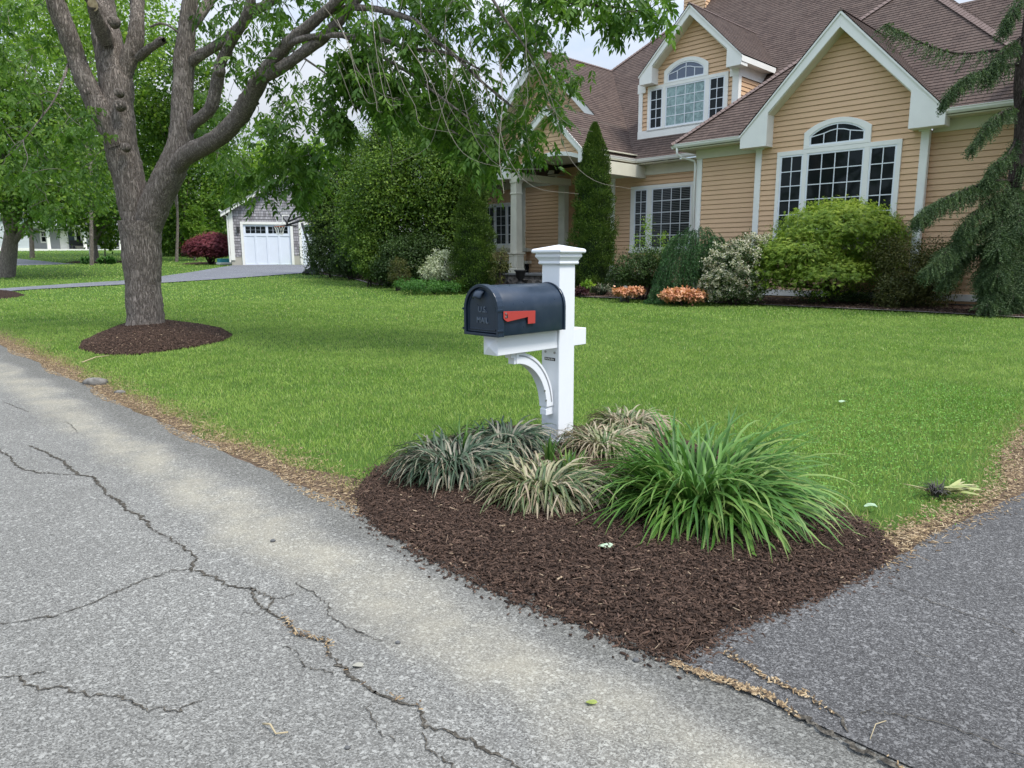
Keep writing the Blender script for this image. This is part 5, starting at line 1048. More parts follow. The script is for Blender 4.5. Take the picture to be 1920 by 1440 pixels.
m_gc = leafmat('groundcover_leaf', (.03, .09, .02), (.06, .16, .03), (.12, .24, .05), .3)

# ---------------------------------------------------------------- the big ash tree
BASE = np.array([*P(272, 618, 12.85)[:2], .16]); Rm = lambda rpx, Y: rpx*Y/FPX*1.01
tree = thing('ash_tree', BASE, 'large grey-barked ash tree with several stems in a brown mulch ring', 'tree')
def limb(pts, k=6):
    """pts: (px, py, radius_px, depth)"""
    q = spline([P(a, b_, Y) for a, b_, r, Y in pts], k); r = spline([[Rm(rp, Y)*FPX/math.hypot(FPX, a-960)]*3 for a, b_, rp, Y in pts], k)[:, 0]
    return q, r
Y0 = 12.85
LB = {}
LB['trunk'] = limb([(276, 642, 48, Y0), (274, 622, 41, Y0), (273, 595, 36, Y0), (270, 560, 34.5, Y0), (268, 525, 34.5, Y0), (266, 480, 37, Y0), (264, 440, 39, Y0), (262, 415, 40, Y0)])
LB['left_stem'] = limb([(262, 440, 30, Y0), (254, 400, 30, Y0+.02), (247, 360, 30, Y0), (238, 320, 31, Y0), (229, 285, 31, Y0), (223, 240, 31, Y0), (219, 200, 31, Y0+.05), (219, 160, 31, Y0+.1), (209, 110, 29, Y0+.15), (201, 70, 27, Y0+.2), (196, 30, 23, Y0+.3), (193, -20, 19, Y0+.4), (196, -120, 15, Y0+.5), (210, -230, 10, Y0+.4)])
LB['far_left'] = limb([(222, 275, 22, Y0-.1), (205, 240, 23, Y0-.15), (186, 205, 22, Y0-.2), (168, 170, 19.5, Y0-.25), (153, 135, 18, Y0-.3), (142, 105, 17.5, Y0-.3), (128, 65, 18, Y0-.4), (116, 36, 18.5, Y0-.45), (104, 0, 18, Y0-.5), (90, -60, 15, Y0-.6), (70, -140, 11, Y0-.8), (50, -230, 7, Y0-1)])
LB['mid_fork'] = limb([(222, 175, 20, Y0+.1), (233, 135, 17, Y0+.1), (243, 105, 16, Y0+.1), (254, 75, 15.5, Y0+.1), (257, 40, 13, Y0+.1), (258, 0, 12, Y0+.2), (262, -80, 10, Y0+.3), (275, -180, 6, Y0+.5)])
LB['cut_stub'] = limb([(200, 75, 16, Y0-.1), (186, 45, 13, Y0-.35), (176, 18, 10.5, Y0-.55), (174, 8, 10, Y0-.62)])
LB['side_stub'] = limb([(260, 108, 8, Y0), (272, 97, 8, Y0-.15), (288, 86, 7, Y0-.35), (303, 76, 7.5, Y0-.5), (307, 75, 4, Y0-.55)])
LB['right_stem'] = limb([(268, 455, 24, Y0), (281, 410, 28, Y0-.02), (294, 375, 29, Y0-.05), (311, 340, 28, Y0-.1), (327, 305, 27, Y0-.15), (338, 270, 23, Y0-.15), (341, 230, 21, Y0-.15), (342, 182, 19, Y0-.1), (345, 140, 18.5, Y0-.05), (345, 109, 18.5, Y0), (350, 60, 16, Y0), (353, 20, 13, Y0), (358, -40, 11, Y0), (352, -130, 9, Y0+.1), (366, -230, 6, Y0+.2)])
LB['long_limb'] = limb([(325, 315, 18, Y0-.2), (352, 290, 18, Y0-.35), (386, 272, 17, Y0-.6), (413, 255, 16.5, Y0-.8), (437, 232, 16.5, Y0-1), (456, 207, 17, Y0-1.15), (470, 180, 16.5, Y0-1.3), (484, 155, 15.5, Y0-1.4), (500, 128, 11.5, Y0-1.55), (525, 98, 10.5, Y0-1.7), (548, 73, 10, Y0-1.9), (575, 52, 9.5, Y0-2.1), (600, 30, 9, Y0-2.3), (632, 2, 8, Y0-2.5), (680, -50, 6.5, Y0-2.8), (740, -110, 5, Y0-3.1)])
LB['lower_limb'] = limb([(496, 145, 10, Y0-1.5), (518, 133, 10.5, Y0-1.7), (550, 112, 9.5, Y0-1.9), (583, 88, 9.5, Y0-2.1), (610, 66, 9.5, Y0-2.2), (632, 45, 9, Y0-2.3), (650, 22, 8, Y0-2.4), (668, 2, 7.5, Y0-2.5), (700, -50, 6, Y0-2.7), (760, -90, 4.5, Y0-3.0)])
LB['inner_limb'] = limb([(346, 255, 12, Y0-.1), (362, 232, 10.5, Y0-.2), (380, 218, 11, Y0-.3), (396, 200, 11.5, Y0-.4), (404, 170, 11.5, Y0-.45), (409, 145, 11, Y0-.5), (414, 118, 9.5, Y0-.55), (425, 95, 9, Y0-.6), (442, 65, 8.5, Y0-.7), (459, 36, 9, Y0-.8), (468, 8, 8, Y0-.85), (480, -50, 6, Y0-.9), (500, -130, 4, Y0-1)])
LB['upper_limb'] = limb([(352, 125, 9, Y0), (368, 108, 9.5, Y0-.1), (395, 92, 9, Y0-.2), (430, 68, 9, Y0-.4), (455, 44, 8.5, Y0-.5), (475, 22, 8, Y0-.6), (520, -3, 6.5, Y0-.8), (580, -50, 5, Y0-1)])
LB['arm_a'] = limb([(545, 80, 6, Y0-1.9), (568, 72, 5.5, Y0-2.1), (600, 67, 5, Y0-2.3), (640, 66, 4.6, Y0-2.6), (680, 67, 4.2, Y0-2.9), (717, 74, 4, Y0-3.1), (750, 86, 3.6, Y0-3.2), (785, 93, 3, Y0-3.3), (840, 100, 2.2, Y0-3.4), (900, 130, 1.5, Y0-3.5)])
LB['arm_b'] = limb([(622, 62, 4.5, Y0-2.3), (645, 68, 4.2, Y0-2.4), (680, 82, 4, Y0-2.6), (707, 100, 3.6, Y0-2.8), (737, 118, 3.2, Y0-3.0), (783, 147, 2.8, Y0-3.2), (817, 175, 2.3, Y0-3.3), (870, 215, 1.7, Y0-3.4), (930, 260, 1.1, Y0-3.5)])
LB['arm_c'] = limb([(605, 25, 6, Y0-2.2), (650, 15, 5.6, Y0-2.4), (700, 16, 5.2, Y0-2.7), (733, 24, 5, Y0-2.9), (765, 34, 4.6, Y0-3.1), (785, 45, 4.2, Y0-3.2), (815, 75, 3.5, Y0-3.3), (850, 102, 2.7, Y0-3.4), (900, 150, 2, Y0-3.5), (960, 200, 1.2, Y0-3.6)])
LB['arm_d'] = limb([(680, -50, 6, Y0-2.8), (760, -60, 5, Y0-3.2), (850, -50, 4, Y0-3.5), (930, -25, 3.2, Y0-3.7), (1020, -5, 2.6, Y0-3.9), (1090, 8, 2.0, Y0-4.0), (1160, 14, 1.5, Y0-4.1), (1230, 26, 1.0, Y0-4.2)])
LB['arm_e'] = limb([(740, -110, 5, Y0-3.1), (820, -80, 4, Y0-3.3), (900, -30, 3, Y0-3.4), (950, 40, 2.2, Y0-3.5), (1000, 110, 1.5, Y0-3.6)])
LB['wire'] = limb([(283, 50, 2.2, Y0-.3), (300, 44, 2.2, Y0-.5), (318, 49, 2.2, Y0-.6), (335, 62, 2, Y0-.5)])
LB['hang_l'] = limb([(128, 120, 3, Y0-.3), (118, 150, 2.4, Y0-.6), (100, 190, 1.8, Y0-.9), (70, 230, 1.2, Y0-1.2), (30, 280, .8, Y0-1.4)])
LB['long_drop'] = limb([(548, 95, 2.2, Y0-1.9), (600, 130, 1.9, Y0-2.2), (640, 165, 1.5, Y0-2.5), (680, 215, 1.2, Y0-2.6), (710, 260, .9, Y0-2.7)])
for nm, dd in (('back_l', (-2.2, 2.5, 3.0)), ('back_r', (1.5, 3.0, 3.4)), ('back_m', (-.3, 3.4, 4.0)), ('front_l', (-2.4, -1.8, 3.0))):
    p0 = P(205, 40, Y0+.2) if 'l' in nm else P(350, 60, Y0); q = spline([p0, p0+np.array(dd)*.4+[0, 0, .2], p0+np.array(dd), p0+np.array(dd)*1.5+[0, 0, -.1]], 6); LB[nm] = (q, np.linspace(.09, .03, len(q)))
# bark relief is real: radii wobble
paths = []
for nm, (q, r) in LB.items():
    w_ = 1+.02*np.sin(np.arange(len(q))*.55+len(nm)); paths.append((q, r*w_))
main = [p for p in paths if p[1].max() > .04]; small = [p for p in paths if p[1].max() <= .04]
V, F = tubes(main, 26); 
# furrow the surface of the trunk
nrm = rng.normal(0, .006, len(V)); V = V + (V-V.mean(0))*0 + np.c_[nrm, nrm*rng.choice([-1, 1], len(V)), np.zeros(len(V))]
tr_o = fast('trunk', V, F, m_bark, parent=tree, smooth=True)
for p_ in small: trunkmesh('limb', [p_], m_bark, tree, 8)
b = B(); c = P(174, 9, Y0-.635); n_ = 14; rr_ = Rm(10.5, Y0-.6); dv = ray(174, 9); dv /= np.linalg.norm(dv); xa = np.array([1, 0, 0.]); ya = np.cross(dv, xa)
b.add([c-dv*.012+xa*rr_*.85*math.cos(a)+ya*rr_*1.05*math.sin(a) for a in np.linspace(0, 2*math.pi, n_+1)[:-1]]+[c+dv*.05+xa*rr_*.85*math.cos(a)+ya*rr_*1.05*math.sin(a) for a in np.linspace(0, 2*math.pi, n_+1)[:-1]], [tuple(range(n_))]+[(i, (i+1) % n_, n_+(i+1) % n_, n_+i) for i in range(n_)])
m_cut = M('pale_cut_wood', (.50, .38, .22), .8); _x = NT(m_cut); _x.l(_x.ramp(_x.noise(25, 4, .6, _x.pos()), [(.3, (.38, .27, .15)), (.7, (.58, .46, .28))]), _x.b.inputs['Base Color']); b.build('cut_face', m_cut, tree)
# knots and burrs
for px, py, r in ((219, 195, 9), (218, 172, 7), (230, 275, 7), (448, 225, 6), (407, 130, 8), (160, 170, 8), (208, 38, 9)):
    b = B(); c = P(px, py, Y0-.42 if px < 300 else Y0-1.1); b.tube([c+np.array([0, .12, 0]), c+np.array([0, .03, 0]), c, c+np.array([0, .012, 0])], [Rm(r*1.25, 12), Rm(r*.95, 12), Rm(r*.62, 12), Rm(r*.30, 12)], 12); b.build('knot', m_bark, tree, smooth=True)

skel = np.vstack([q for q, r in paths if True]); skelr = np.concatenate([r for q, r in paths]); ok = (skel[:, 2] > 3.2)
skel, skelr = skel[ok], skelr[ok]
def anchors_px(n, poly, ylo, yhi):
    q = poly_pts(poly, n); Y = rng.uniform(ylo, yhi, n); return np.array([P(a, b_, y) for (a, b_), y in zip(q, Y)])
def anchors_el(n, c, r): d = rdir(n); return np.array(c)+d*np.array(r)*rng.uniform(.3, 1, n)[:, None]**.5
A_ = [anchors_px(165, [(640, -30), (1000, -30), (1040, 60), (1050, 110), (1085, 165), (1085, 215), (1050, 262), (1020, 300), (985, 305), (940, 300), (905, 285), (870, 225), (800, 170), (720, 130), (640, 90)], 9.3, 11.2),
      anchors_px(80, [(690, 120), (800, 170), (880, 240), (930, 290), (960, 310), (900, 315), (840, 270), (780, 230), (700, 210), (668, 160)], 9.3, 10.8),
      anchors_px(46, [(600, 120), (680, 80), (700, 150), (640, 170)], 10, 10.8),
      anchors_px(20, [(590, 165), (640, 215), (655, 262), (625, 255), (600, 215)], 10, 10.8),
      anchors_px(30, [(470, 150), (590, 145), (640, 180), (600, 250), (620, 290), (570, 330), (530, 270), (480, 240)], 10.6, 12.2),
      anchors_px(34, [(520, 280), (600, 270), (600, 350), (560, 375), (540, 330)], 10.8, 12.2),
      anchors_px(22, [(415, 320), (520, 250), (540, 300), (500, 375), (440, 385), (425, 360)], 11, 12),
      anchors_px(40, [(960, -30), (1250, -30), (1275, 25), (1235, 50), (1180, 25), (1150, 60), (1100, 40), (1040, 10)], 8.4, 9.2),
      anchors_px(42, [(380, -20), (640, -20), (600, 60), (480, 150), (400, 110)], 11, 13.5),
      anchors_px(46, [(-20, -20), (90, -20), (200, 250), (190, 330), (-20, 330)], 11, 14),
      anchors_px(26, [(30, 200), (210, 240), (230, 330), (150, 400), (20, 420)], 12, 14.5),
      anchors_px(22, [(350, 150), (480, 220), (470, 330), (380, 300), (345, 260)], 13.2, 15),
      anchors_el(230, (-5.2, 13.0, 8.4), (5.5, 4.5, 2.6)), anchors_el(120, (-2.0, 10.6, 7.6), (3.6, 2.2, 1.6)), anchors_el(50, (1.2, 9.2, 6.1), (2.4, 1.0, .8))]
A_ = np.vstack(A_)
dist = np.array([np.min(np.linalg.norm(skel-a, axis=1)) for a in A_]); od = np.argsort(dist); nodes = list(skel); NA = np.array(nodes); twigs = []; lastdir = []; cnt = 4000
buf = np.zeros((len(skel)+len(A_)*5, 3)); buf[:len(skel)] = skel; nb = len(skel); rbuf = np.zeros(len(buf)); rbuf[:nb] = np.clip(skelr*.5, .012, .03)
for i in od:
    a = A_[i]; dd = np.linalg.norm(buf[:nb]-a, axis=1)+np.where(buf[:nb, 2] < a[2]-.4, .5, 0); j = int(np.argmin(dd)); p = buf[j]; Ld = np.linalg.norm(a-p)
    mid1 = p+(a-p)*.33+rng.normal(0, .06, 3)*Ld+np.array([0, 0, .10*Ld]); mid2 = p+(a-p)*.68+rng.normal(0, .05, 3)*Ld+np.array([0, 0, .08*Ld])
    q = spline([p, mid1, mid2, a], 3); r0 = min(rbuf[j]*.8, .004+.008*Ld); r0 = max(r0, .0045); rr_ = np.linspace(r0, .0032, len(q)); twigs.append((q, rr_))
    for k in (3, 5, 7, 9): 
        buf[nb] = q[k]; rbuf[nb] = rr_[k]; nb += 1
V, F = tubes(twigs, 5); fast('twigs', V, F, m_twig, parent=tree, smooth=True)
# bare hanging twigs in the right part of the crown
bare = []
for i in range(60):
    a = P(rng.uniform(600, 1010), rng.uniform(-20, 130), rng.uniform(8.7, 10.4)); L_ = rng.uniform(.5, 1.7); h = rng.normal(0, 1, 3); h[2] = 0; h /= np.linalg.norm(h)
    if h[0] < 0 and rng.random() < .6: h = -h
    pts = [a, a+h*L_*.18-UP*L_*.3, a+h*L_*.30-UP*L_*.62, a+h*L_*.48-UP*L_*.86, a+h*L_*.80-UP*L_*.92]; pts = [p+rng.normal(0, .03, 3) for p in pts]; q = spline(pts, 4); bare.append((q, np.linspace(.0048, .0016, len(q))))
V, F = tubes(bare, 5); fast('bare_twigs', V, F, M('pale_dead_twig', (.26, .225, .185), .85), parent=tree, smooth=True)
# compound leaves: paired leaflets along each leaf stalk
def compound(anc, per, rach, nl, Ln, W, mat, parent, name='crown', droop=.55):
    n = len(anc)*per; ai = np.repeat(np.arange(len(anc)), per); o = anc[ai]+rng.normal(0, .10, (n, 3)); az = rng.uniform(0, 2*np.pi, n); el = rng.normal(-droop, .35, n)
    d = np.stack([np.cos(az)*np.cos(el), np.sin(az)*np.cos(el), np.sin(el)], 1); sd_ = np.stack([-np.sin(az), np.cos(az), rng.normal(0, .25, n)], 1); rl = rach*rng.uniform(.7, 1.2, n); cr_ = rng.random(n)*.4+rng.random(len(anc))[ai]*.35
    Ps, Ds, Ns, Rs = [], [], [], []
    for k in range(nl):
        f = 1.0 if k == nl-1 else .25+.72*(k//2)/((nl-1)//2); side = 0 if k == nl-1 else (1 if k % 2 else -1); dr = np.array([0, 0, -1.0])*f**2*rl[:, None]*.30
        p = o+d*(rl*f)[:, None]+dr; dd = d*(.75 if side else 1.0)+sd_*side*.85+np.array([0, 0, -.55])+rng.normal(0, .18, (n, 3)); Ps.append(p); Ds.append(dd); Ns.append(np.cross(dd, sd_*(side if side else 1))+np.array([0, 0, .9])+rng.normal(0, .4, (n, 3))); Rs.append(np.clip(cr_+rng.random(n)*.28, 0, 1))
    Ps, Ds, Ns, Rs = map(np.concatenate, (Ps, Ds, Ns, Rs)); m = len(Ps)
    return leafmesh(name, Ps, Ds, Ns, Ln*rng.uniform(.7, 1.25, m), W*rng.uniform(.75, 1.2, m), Rs, mat, parent, wide=.42)
compound(A_, 7, .17, 7, .112, .043, m_ash, tree)
# ---------------------------------------------------------------- background trees
def simple_tree(px, py, label, ells_px, nleaf, Ln, W, mat, trunk_r=.18, name='maple_tree', top=None, Y=None, group='trees behind the lawn', bark=None, lean=0, forks=5, **kw):
    """ells_px: list of (px,py,rx_px,rz_px,dY) crown lobes round the tree's own distance"""
    g = G(px, py) if Y is None else P(top[0] if top else ells_px[0][0], 480, Y); Yt = g[1]; z = float(zg(Yt)); base = np.array([g[0], Yt, z]); root = thing(name, base, label, 'tree', group); ells = []
    for ex, ey, rx, rz, dy in ells_px:
        Ye = Yt+dy; c = P(ex, ey, Ye); ells.append((c, (rx*Ye/FPX, max(rx, rz)*Ye/FPX*.8, rz*Ye/FPX)))
    crown('crown', ells, nleaf, Ln, W, mat, root, **kw)
    cz = np.mean([e[0] for e in ells], 0); tp = cz if top is None else P(top[0], top[1], Yt)
    pts = spline([base-UP*.1, base+(tp-base)*.3+rng.normal(0, .1, 3)*[1, 1, 0], base+(tp-base)*.65, tp], 5); paths_ = [(pts, np.linspace(trunk_r*1.15, trunk_r*.35, len(pts)))]
    for i in range(forks):
        e = ells[i % len(ells)]; s0 = pts[int(len(pts)*rng.uniform(.35, .7))]; tgt = e[0]+rdir(1)[0]*e[1]*.75; q = spline([s0, s0+(tgt-s0)*.5+UP*.3, tgt], 5); paths_.append((q, np.linspace(trunk_r*.45, trunk_r*.08, len(q))))
    trunkmesh('trunk', paths_, bark or m_bark, root, 9); return root
simple_tree(8, 520, 'leafy maple with grey forked trunk at the left edge of the lawn', [(60, 300, 130, 100, 0), (-30, 250, 110, 120, 1), (110, 372, 90, 36, -1), (20, 378, 80, 34, -1), (60, 180, 130, 80, 2)], 26000, .17, .13, m_maple, .34, top=(35, 330), forks=8)
simple_tree(180, 492, 'maple with slim straight trunk beside the small white mailbox', [(180, 350, 110, 90, 0), (130, 385, 70, 30, -1), (235, 385, 50, 40, -1), (150, 270, 100, 70, 2)], 20000, .21, .17, m_maple, .22, top=(178, 380))
simple_tree(198, 490, 'small bright green young tree right of the slim maple', [(197, 440, 16, 24, 0), (196, 420, 12, 14, 0)], 1100, .22, .17, m_maple2, .05, forks=3)
simple_tree(0, 0, 'tall maple with yellow green top far behind the left trees', [(60, 120, 170, 120, 0), (-60, 60, 130, 120, 2), (150, 10, 140, 100, 2), (60, 260, 150, 70, 0)], 17000, .30, .24, m_maple2, .16, Y=58, top=(60, 200), shell=(.7, 1.05), leafper=44)
simple_tree(0, 0, 'broad green tree behind the big trunk', [(360, 340, 90, 90, 0), (300, 300, 90, 90, 3), (400, 410, 50, 60, -2), (320, 430, 50, 45, 0)], 24000, .28, .22, m_maple, .16, Y=62, top=(345, 380))
simple_tree(0, 0, 'dark shade tree low behind the red maple', [(330, 430, 45, 45, 0), (390, 440, 60, 48, 0), (430, 460, 30, 30, 0)], 14000, .28, .22, m_ever, .15, Y=70, top=(350, 440))
simple_tree(365, 480, 'small pale green upright tree behind the red lace maple', [(365, 432, 17, 34, 0), (366, 405, 10, 18, 0)], 2600, .20, .15, m_maple2, .08, Y=52, forks=3)
simple_tree(0, 0, 'yellow green tree rising behind the garage roof', [(460, 340, 60, 50, 0), (520, 310, 60, 40, 2), (590, 320, 60, 50, 3), (430, 390, 50, 60, 0)], 17000, .34, .27, m_maple2, .15, Y=72, top=(480, 380))
simple_tree(0, 0, 'green tree above the fork of the big trunk', [(330, 160, 70, 90, 0), (290, 240, 60, 60, 1), (380, 250, 55, 50, 0)], 11000, .26, .21, m_maple, .10, Y=50, top=(330, 240), shell=(.5, 1.05), leafper=26)
simple_tree(0, 0, 'tree behind the left limb with light green leaves', [(170, 60, 90, 90, 0), (60, 30, 90, 60, 0), (240, 40, 60, 70, 1)], 8000, .22, .17, m_maple2, .10, Y=42, top=(170, 100), shell=(.5, 1.1), leafper=22)
for i, (px, py, w_, h_) in enumerate([(-90, 440, 90, 90), (-10, 430, 80, 50), (240, 440, 60, 45), (280, 420, 70, 60)]):
    simple_tree(0, 0, ['far dark tree at the left edge behind the white house', 'far tree just left of the white house roof', 'far tree over the right end of the white house', 'far tree seen left of the big trunk base'][i], [(px, py, w_, h_, 0), (px+30, py-h_*.6, w_*.8, h_*.8, 2)], 7000, .5, .4, m_maple, .15, Y=125, top=(px, py), leafper=30)

# ---------------------------------------------------------------- shrub masses left of the house
def shrub(name, px, py, label, ells_px, nleaf, Ln, W, mat, cat='shrub', group=None, Y=None, extra=None, stems=5, stem_r=.02, **kw):
    g = G(px, py) if Y is None else P(px, py, Y); Yt = g[1]; z = float(zg(Yt)); base = np.array([g[0], Yt, z]); root = thing(name, base, label, cat, group); ells = []
    for ex, ey, rx, rz, dy in ells_px:
        Ye = Yt+dy; c = P(ex, ey, Ye); ells.append((c, (rx*Ye/FPX, rx*Ye/FPX*.9, rz*Ye/FPX)))
    f_, cc = crown('foliage', ells, nleaf, Ln, W, mat, root, **kw)
    pp = []
    for i in range(stems):
        e = ells[i % len(ells)]; tgt = e[0]+rdir(1)[0]*e[1]*.6; s0 = base+np.append(rng.normal(0, .06, 2), 0); q = spline([s0, s0+(tgt-s0)*.5+UP*.1, tgt], 4); pp.append((q, np.linspace(stem_r*1.5, stem_r*.5, len(q))))
    trunkmesh('stems', pp, m_darkbark, root, 6)
    return root, ells, cc
simple_tree(0, 0, 'tall bright yew-like tree at the left end of the shrub screen', [(665, 300, 34, 52, 0), (640, 350, 38, 50, 0), (685, 350, 40, 60, 0), (620, 400, 38, 65, 0), (600, 360, 24, 40, 0)], 30000, .12, .055, m_hedge, .12, Y=31, top=(665, 330), name='screen_tree', group='evergreen screen beside the tan house', leafper=26)
simple_tree(0, 0, 'broad green leafy tree in the middle of the shrub screen', [(790, 330, 95, 80, 0), (720, 380, 75, 80, 0), (840, 400, 60, 80, 0), (760, 260, 60, 50, 1), (850, 270, 50, 50, 1), (700, 440, 60, 60, 0), (730, 300, 50, 60, 1), (860, 330, 50, 70, 0), (800, 470, 70, 40, 0)], 90000, .11, .065, m_hedge, .16, Y=26.5, top=(780, 380), name='screen_tree', group='evergreen screen beside the tan house', leafper=26, droop=.1, shell=(.3, 1.0))
simple_tree(0, 0, 'dark tall tree behind the shrub screen next to the porch gable', [(870, 300, 60, 80, 0), (820, 230, 55, 40, 1), (862, 380, 30, 90, 0), (850, 200, 40, 30, 1), (780, 220, 45, 40, 2)], 32000, .14, .08, m_ever, .14, Y=29, top=(870, 340), name='screen_tree', group='evergreen screen beside the tan house')
simple_tree(0, 0, 'pale green treetop above the shrub screen', [(735, 235, 34, 40, 0), (770, 215, 40, 36, 0)], 5200, .16, .09, m_maple2, .1, Y=33, top=(740, 250), name='screen_tree', group='evergreen screen beside the tan house', leafper=18)
shrub('holly_shrub', 620, 513, 'dark holly wall at the left end of the shrub screen', [(615, 460, 34, 50, 0), (650, 455, 36, 58, 0), (600, 480, 22, 32, 0), (610, 420, 28, 35, .3)], 30000, .075, .045, m_ever, Y=30.3)
shrub('holly_shrub', 660, 518, 'low dark shrub under the broad screen tree', [(645, 495, 26, 20, 0), (668, 480, 26, 35, 0)], 9000, .07, .04, m_ever, Y=29)
shrub('leafy_shrub', 690, 525, 'mid green rounded shrub in front of the dark holly', [(682, 475, 22, 42, 0), (700, 500, 22, 24, -.2), (695, 455, 18, 24, 0)], 7500, .08, .045, m_hedge, Y=25.6)
shrub('dark_shrub', 760, 530, 'dark shaded shrub under the broad screen tree', [(755, 490, 45, 45, 0), (800, 480, 45, 50, .5), (725, 505, 25, 25, 0)], 20000, .08, .05, m_ever, Y=25)
shrub('willowy_shrub', 748, 538, 'small dull shrub at the corner of the bed left of the white one', [(748, 510, 18, 24, 0)], 2200, .09, .02, m_bronze, Y=23.6)
shrub('white_edged_shrub', 828, 530, 'shrub with white edged leaves beside the left cone conifer', [(826, 492, 27, 26, 0), (818, 507, 32, 14, 0), (842, 472, 14, 12, 0)], 2300, .12, .036, m_var, Y=23.4, droop=.7, leafper=9, flat=.5)
shrub('groundcover', 820, 545, 'low bright green ground cover patch in front of the white edged shrub', [(800, 536, 44, 9, 0), (770, 533, 28, 10, .4), (840, 538, 24, 7, -.2)], 5200, .06, .035, m_gc, cat='ground cover', Y=22.4, stems=2)
GL2 = 'low striped grassy clumps along the house bed'
def hb_straps(px, py, n, L_, label, mat): straps('liriope_clump', G(px, py)[:2], n, (L_*.7, L_*1.15), .02, (50, 90), (80, 150), .12, mat, label, 'plant', GL2, .05, seg=5)
hb_straps(866, 545, 260, .52, 'tan striped grassy clump in front of the left cone conifer', m_lir2)
hb_straps(1127, 556, 260, .50, 'grey green grassy clump just right of the mailbox post in the house bed', m_lir)
# cone conifers
def cone_conifer(px, pbase, ptop, Y, label, prof, n):
    c0 = P(px, pbase, Y); z = float(zg(Y)); base = np.array([c0[0], Y, z]); H = P(px, ptop, Y)[2]-z; root = thing('arborvitae', base, label, 'tree', 'cone conifers flanking the porch')
    u = rng.random(n)**.8; k = 1300; cu = np.linspace(0, 1, k)**.9; rng.shuffle(cu); ca = rng.uniform(0, 2*np.pi, k); crn = rng.random(k); ci = rng.integers(0, k, n)
    hh = np.clip(cu[ci]+rng.normal(0, .012, n), .005, 1.0); an = ca[ci]+rng.normal(0, .16, n)/np.clip(1.1-hh, .2, 1)
    R = np.interp(hh, [p[0] for p in prof], [p[1] for p in prof])*Y/FPX; R = R*(1+.12*np.sin(an*3+hh*18)+.09*np.sin(an*5-hh*27)+.07*np.sin(hh*60+an*2))*(1+.34*(crn[ci]-.5)); rr_ = R*(1-np.abs(rng.normal(0, .12, n)))
    Pn = base+np.stack([rr_*np.cos(an), rr_*np.sin(an), hh*H], 1); D = np.stack([np.cos(an)*.5, np.sin(an)*.5, np.full(n, .75)], 1)+rng.normal(0, .30, (n, 3)); Nn = np.stack([np.cos(an), np.sin(an), np.full(n, .2)], 1)+rng.normal(0, .45, (n, 3))
    leafmesh('foliage', Pn, D, Nn, .062*rng.uniform(.6, 1.3, n), .026*rng.uniform(.7, 1.2, n), np.clip(crn[ci]*.55+rng.random(n)*.45, 0, 1), m_arb, root)
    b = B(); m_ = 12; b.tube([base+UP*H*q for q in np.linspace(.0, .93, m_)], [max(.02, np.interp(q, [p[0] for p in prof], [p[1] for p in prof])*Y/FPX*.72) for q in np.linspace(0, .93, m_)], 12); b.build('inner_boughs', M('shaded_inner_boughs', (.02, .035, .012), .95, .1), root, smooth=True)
    b = B(); b.tube([base-UP*.05, base+UP*.5], .09, 8); b.build('trunk', m_darkbark, root)
cone_conifer(1111, 541, 232, 22.6, 'tall dense cone conifer right of the mailbox post top', [(0, 26), (.08, 36), (.2, 38), (.33, 40), (.42, 35), (.5, 32), (.65, 29), (.8, 22), (.92, 12), (1, 2)], 52000)
cone_conifer(889, 536, 302, 22.9, 'shorter dense cone conifer left of the cream porch column', [(0, 28), (.1, 38), (.25, 38), (.4, 34), (.5, 31), (.62, 24), (.78, 20), (.9, 13), (1, 3)], 42000)
shrub('bare_shrub', 935, 530, 'sparse dull shrub with pale leaves between the left cone conifer and the porch column', [(935, 500, 16, 32, 0), (945, 485, 12, 20, 0)], 900, .10, .03, m_bronze, Y=22.3, leafper=5, droop=.5, cvar=.3)
# ---------------------------------------------------------------- the bed in front of the house
shrub('rounded_shrub', 1200, 556, 'dark green shrub with loose shoots under the blinds window', [(1195, 505, 38, 34, 0), (1230, 500, 30, 36, 0), (1165, 520, 22, 28, 0)], 9500, .065, .035, m_ever, Y=19.4)
shrub('leggy_shrub', 1215, 556, 'tall thin leafy shoots in front of the blinds window', [(1214, 440, 9, 34, 0), (1250, 455, 14, 22, .1), (1193, 460, 7, 24, 0), (1235, 480, 30, 14, 0)], 1500, .06, .03, m_maple2, Y=19.6, leafper=6, stems=8, stem_r=.006)
m_bould = M('pale_boulder', (.13, .13, .12), .9); pb_ = P(1172, 543, 19.0); b = B(); b.lathe([pb_[0], pb_[1], float(zg(19.0))], [(.13, 0), (.14, .16), (.12, .30), (.07, .40), (.02, .43)], 11); o = b.build('boulder', m_bould, base=pb_, smooth=True); tag(o, 'grey upright boulder at the foot of the dark green shrub', 'rock')
shrub('purple_plant', 1088, 558, 'small purple leaved plant at the foot of the tall cone conifer', [(1088, 548, 16, 7, 0)], 700, .07, .05, m_purp, cat='plant', Y=20.8, stems=1)
shrub('lime_plant', 1095, 545, 'single lime green leafy sprig beside the tall cone conifer', [(1098, 534, 10, 5, 0)], 120, .12, .09, m_maple2, cat='plant', Y=21, stems=1, leafper=8)
GC = 'coral leaved plants at the lawn edge'
shrub('coral_bells', 1177, 560, 'coral orange leafy mound nearest the tall cone conifer', [(1165, 547, 15, 5, 0), (1190, 546, 16, 5, 0)], 1500, .075, .06, m_cor, cat='plant', group=GC, Y=18.6, stems=1, up=1.0, leafper=9, cvar=.4)
shrub('coral_bells', 1282, 565, 'wide coral orange leafy mound in front of the weeping conifer', [(1262, 553, 22, 6, 0), (1298, 554, 24, 7, 0), (1280, 549, 24, 5, .1)], 2600, .08, .065, m_cor, cat='plant', group=GC, Y=17.35, stems=1, up=1.0, leafper=9, cvar=.4)
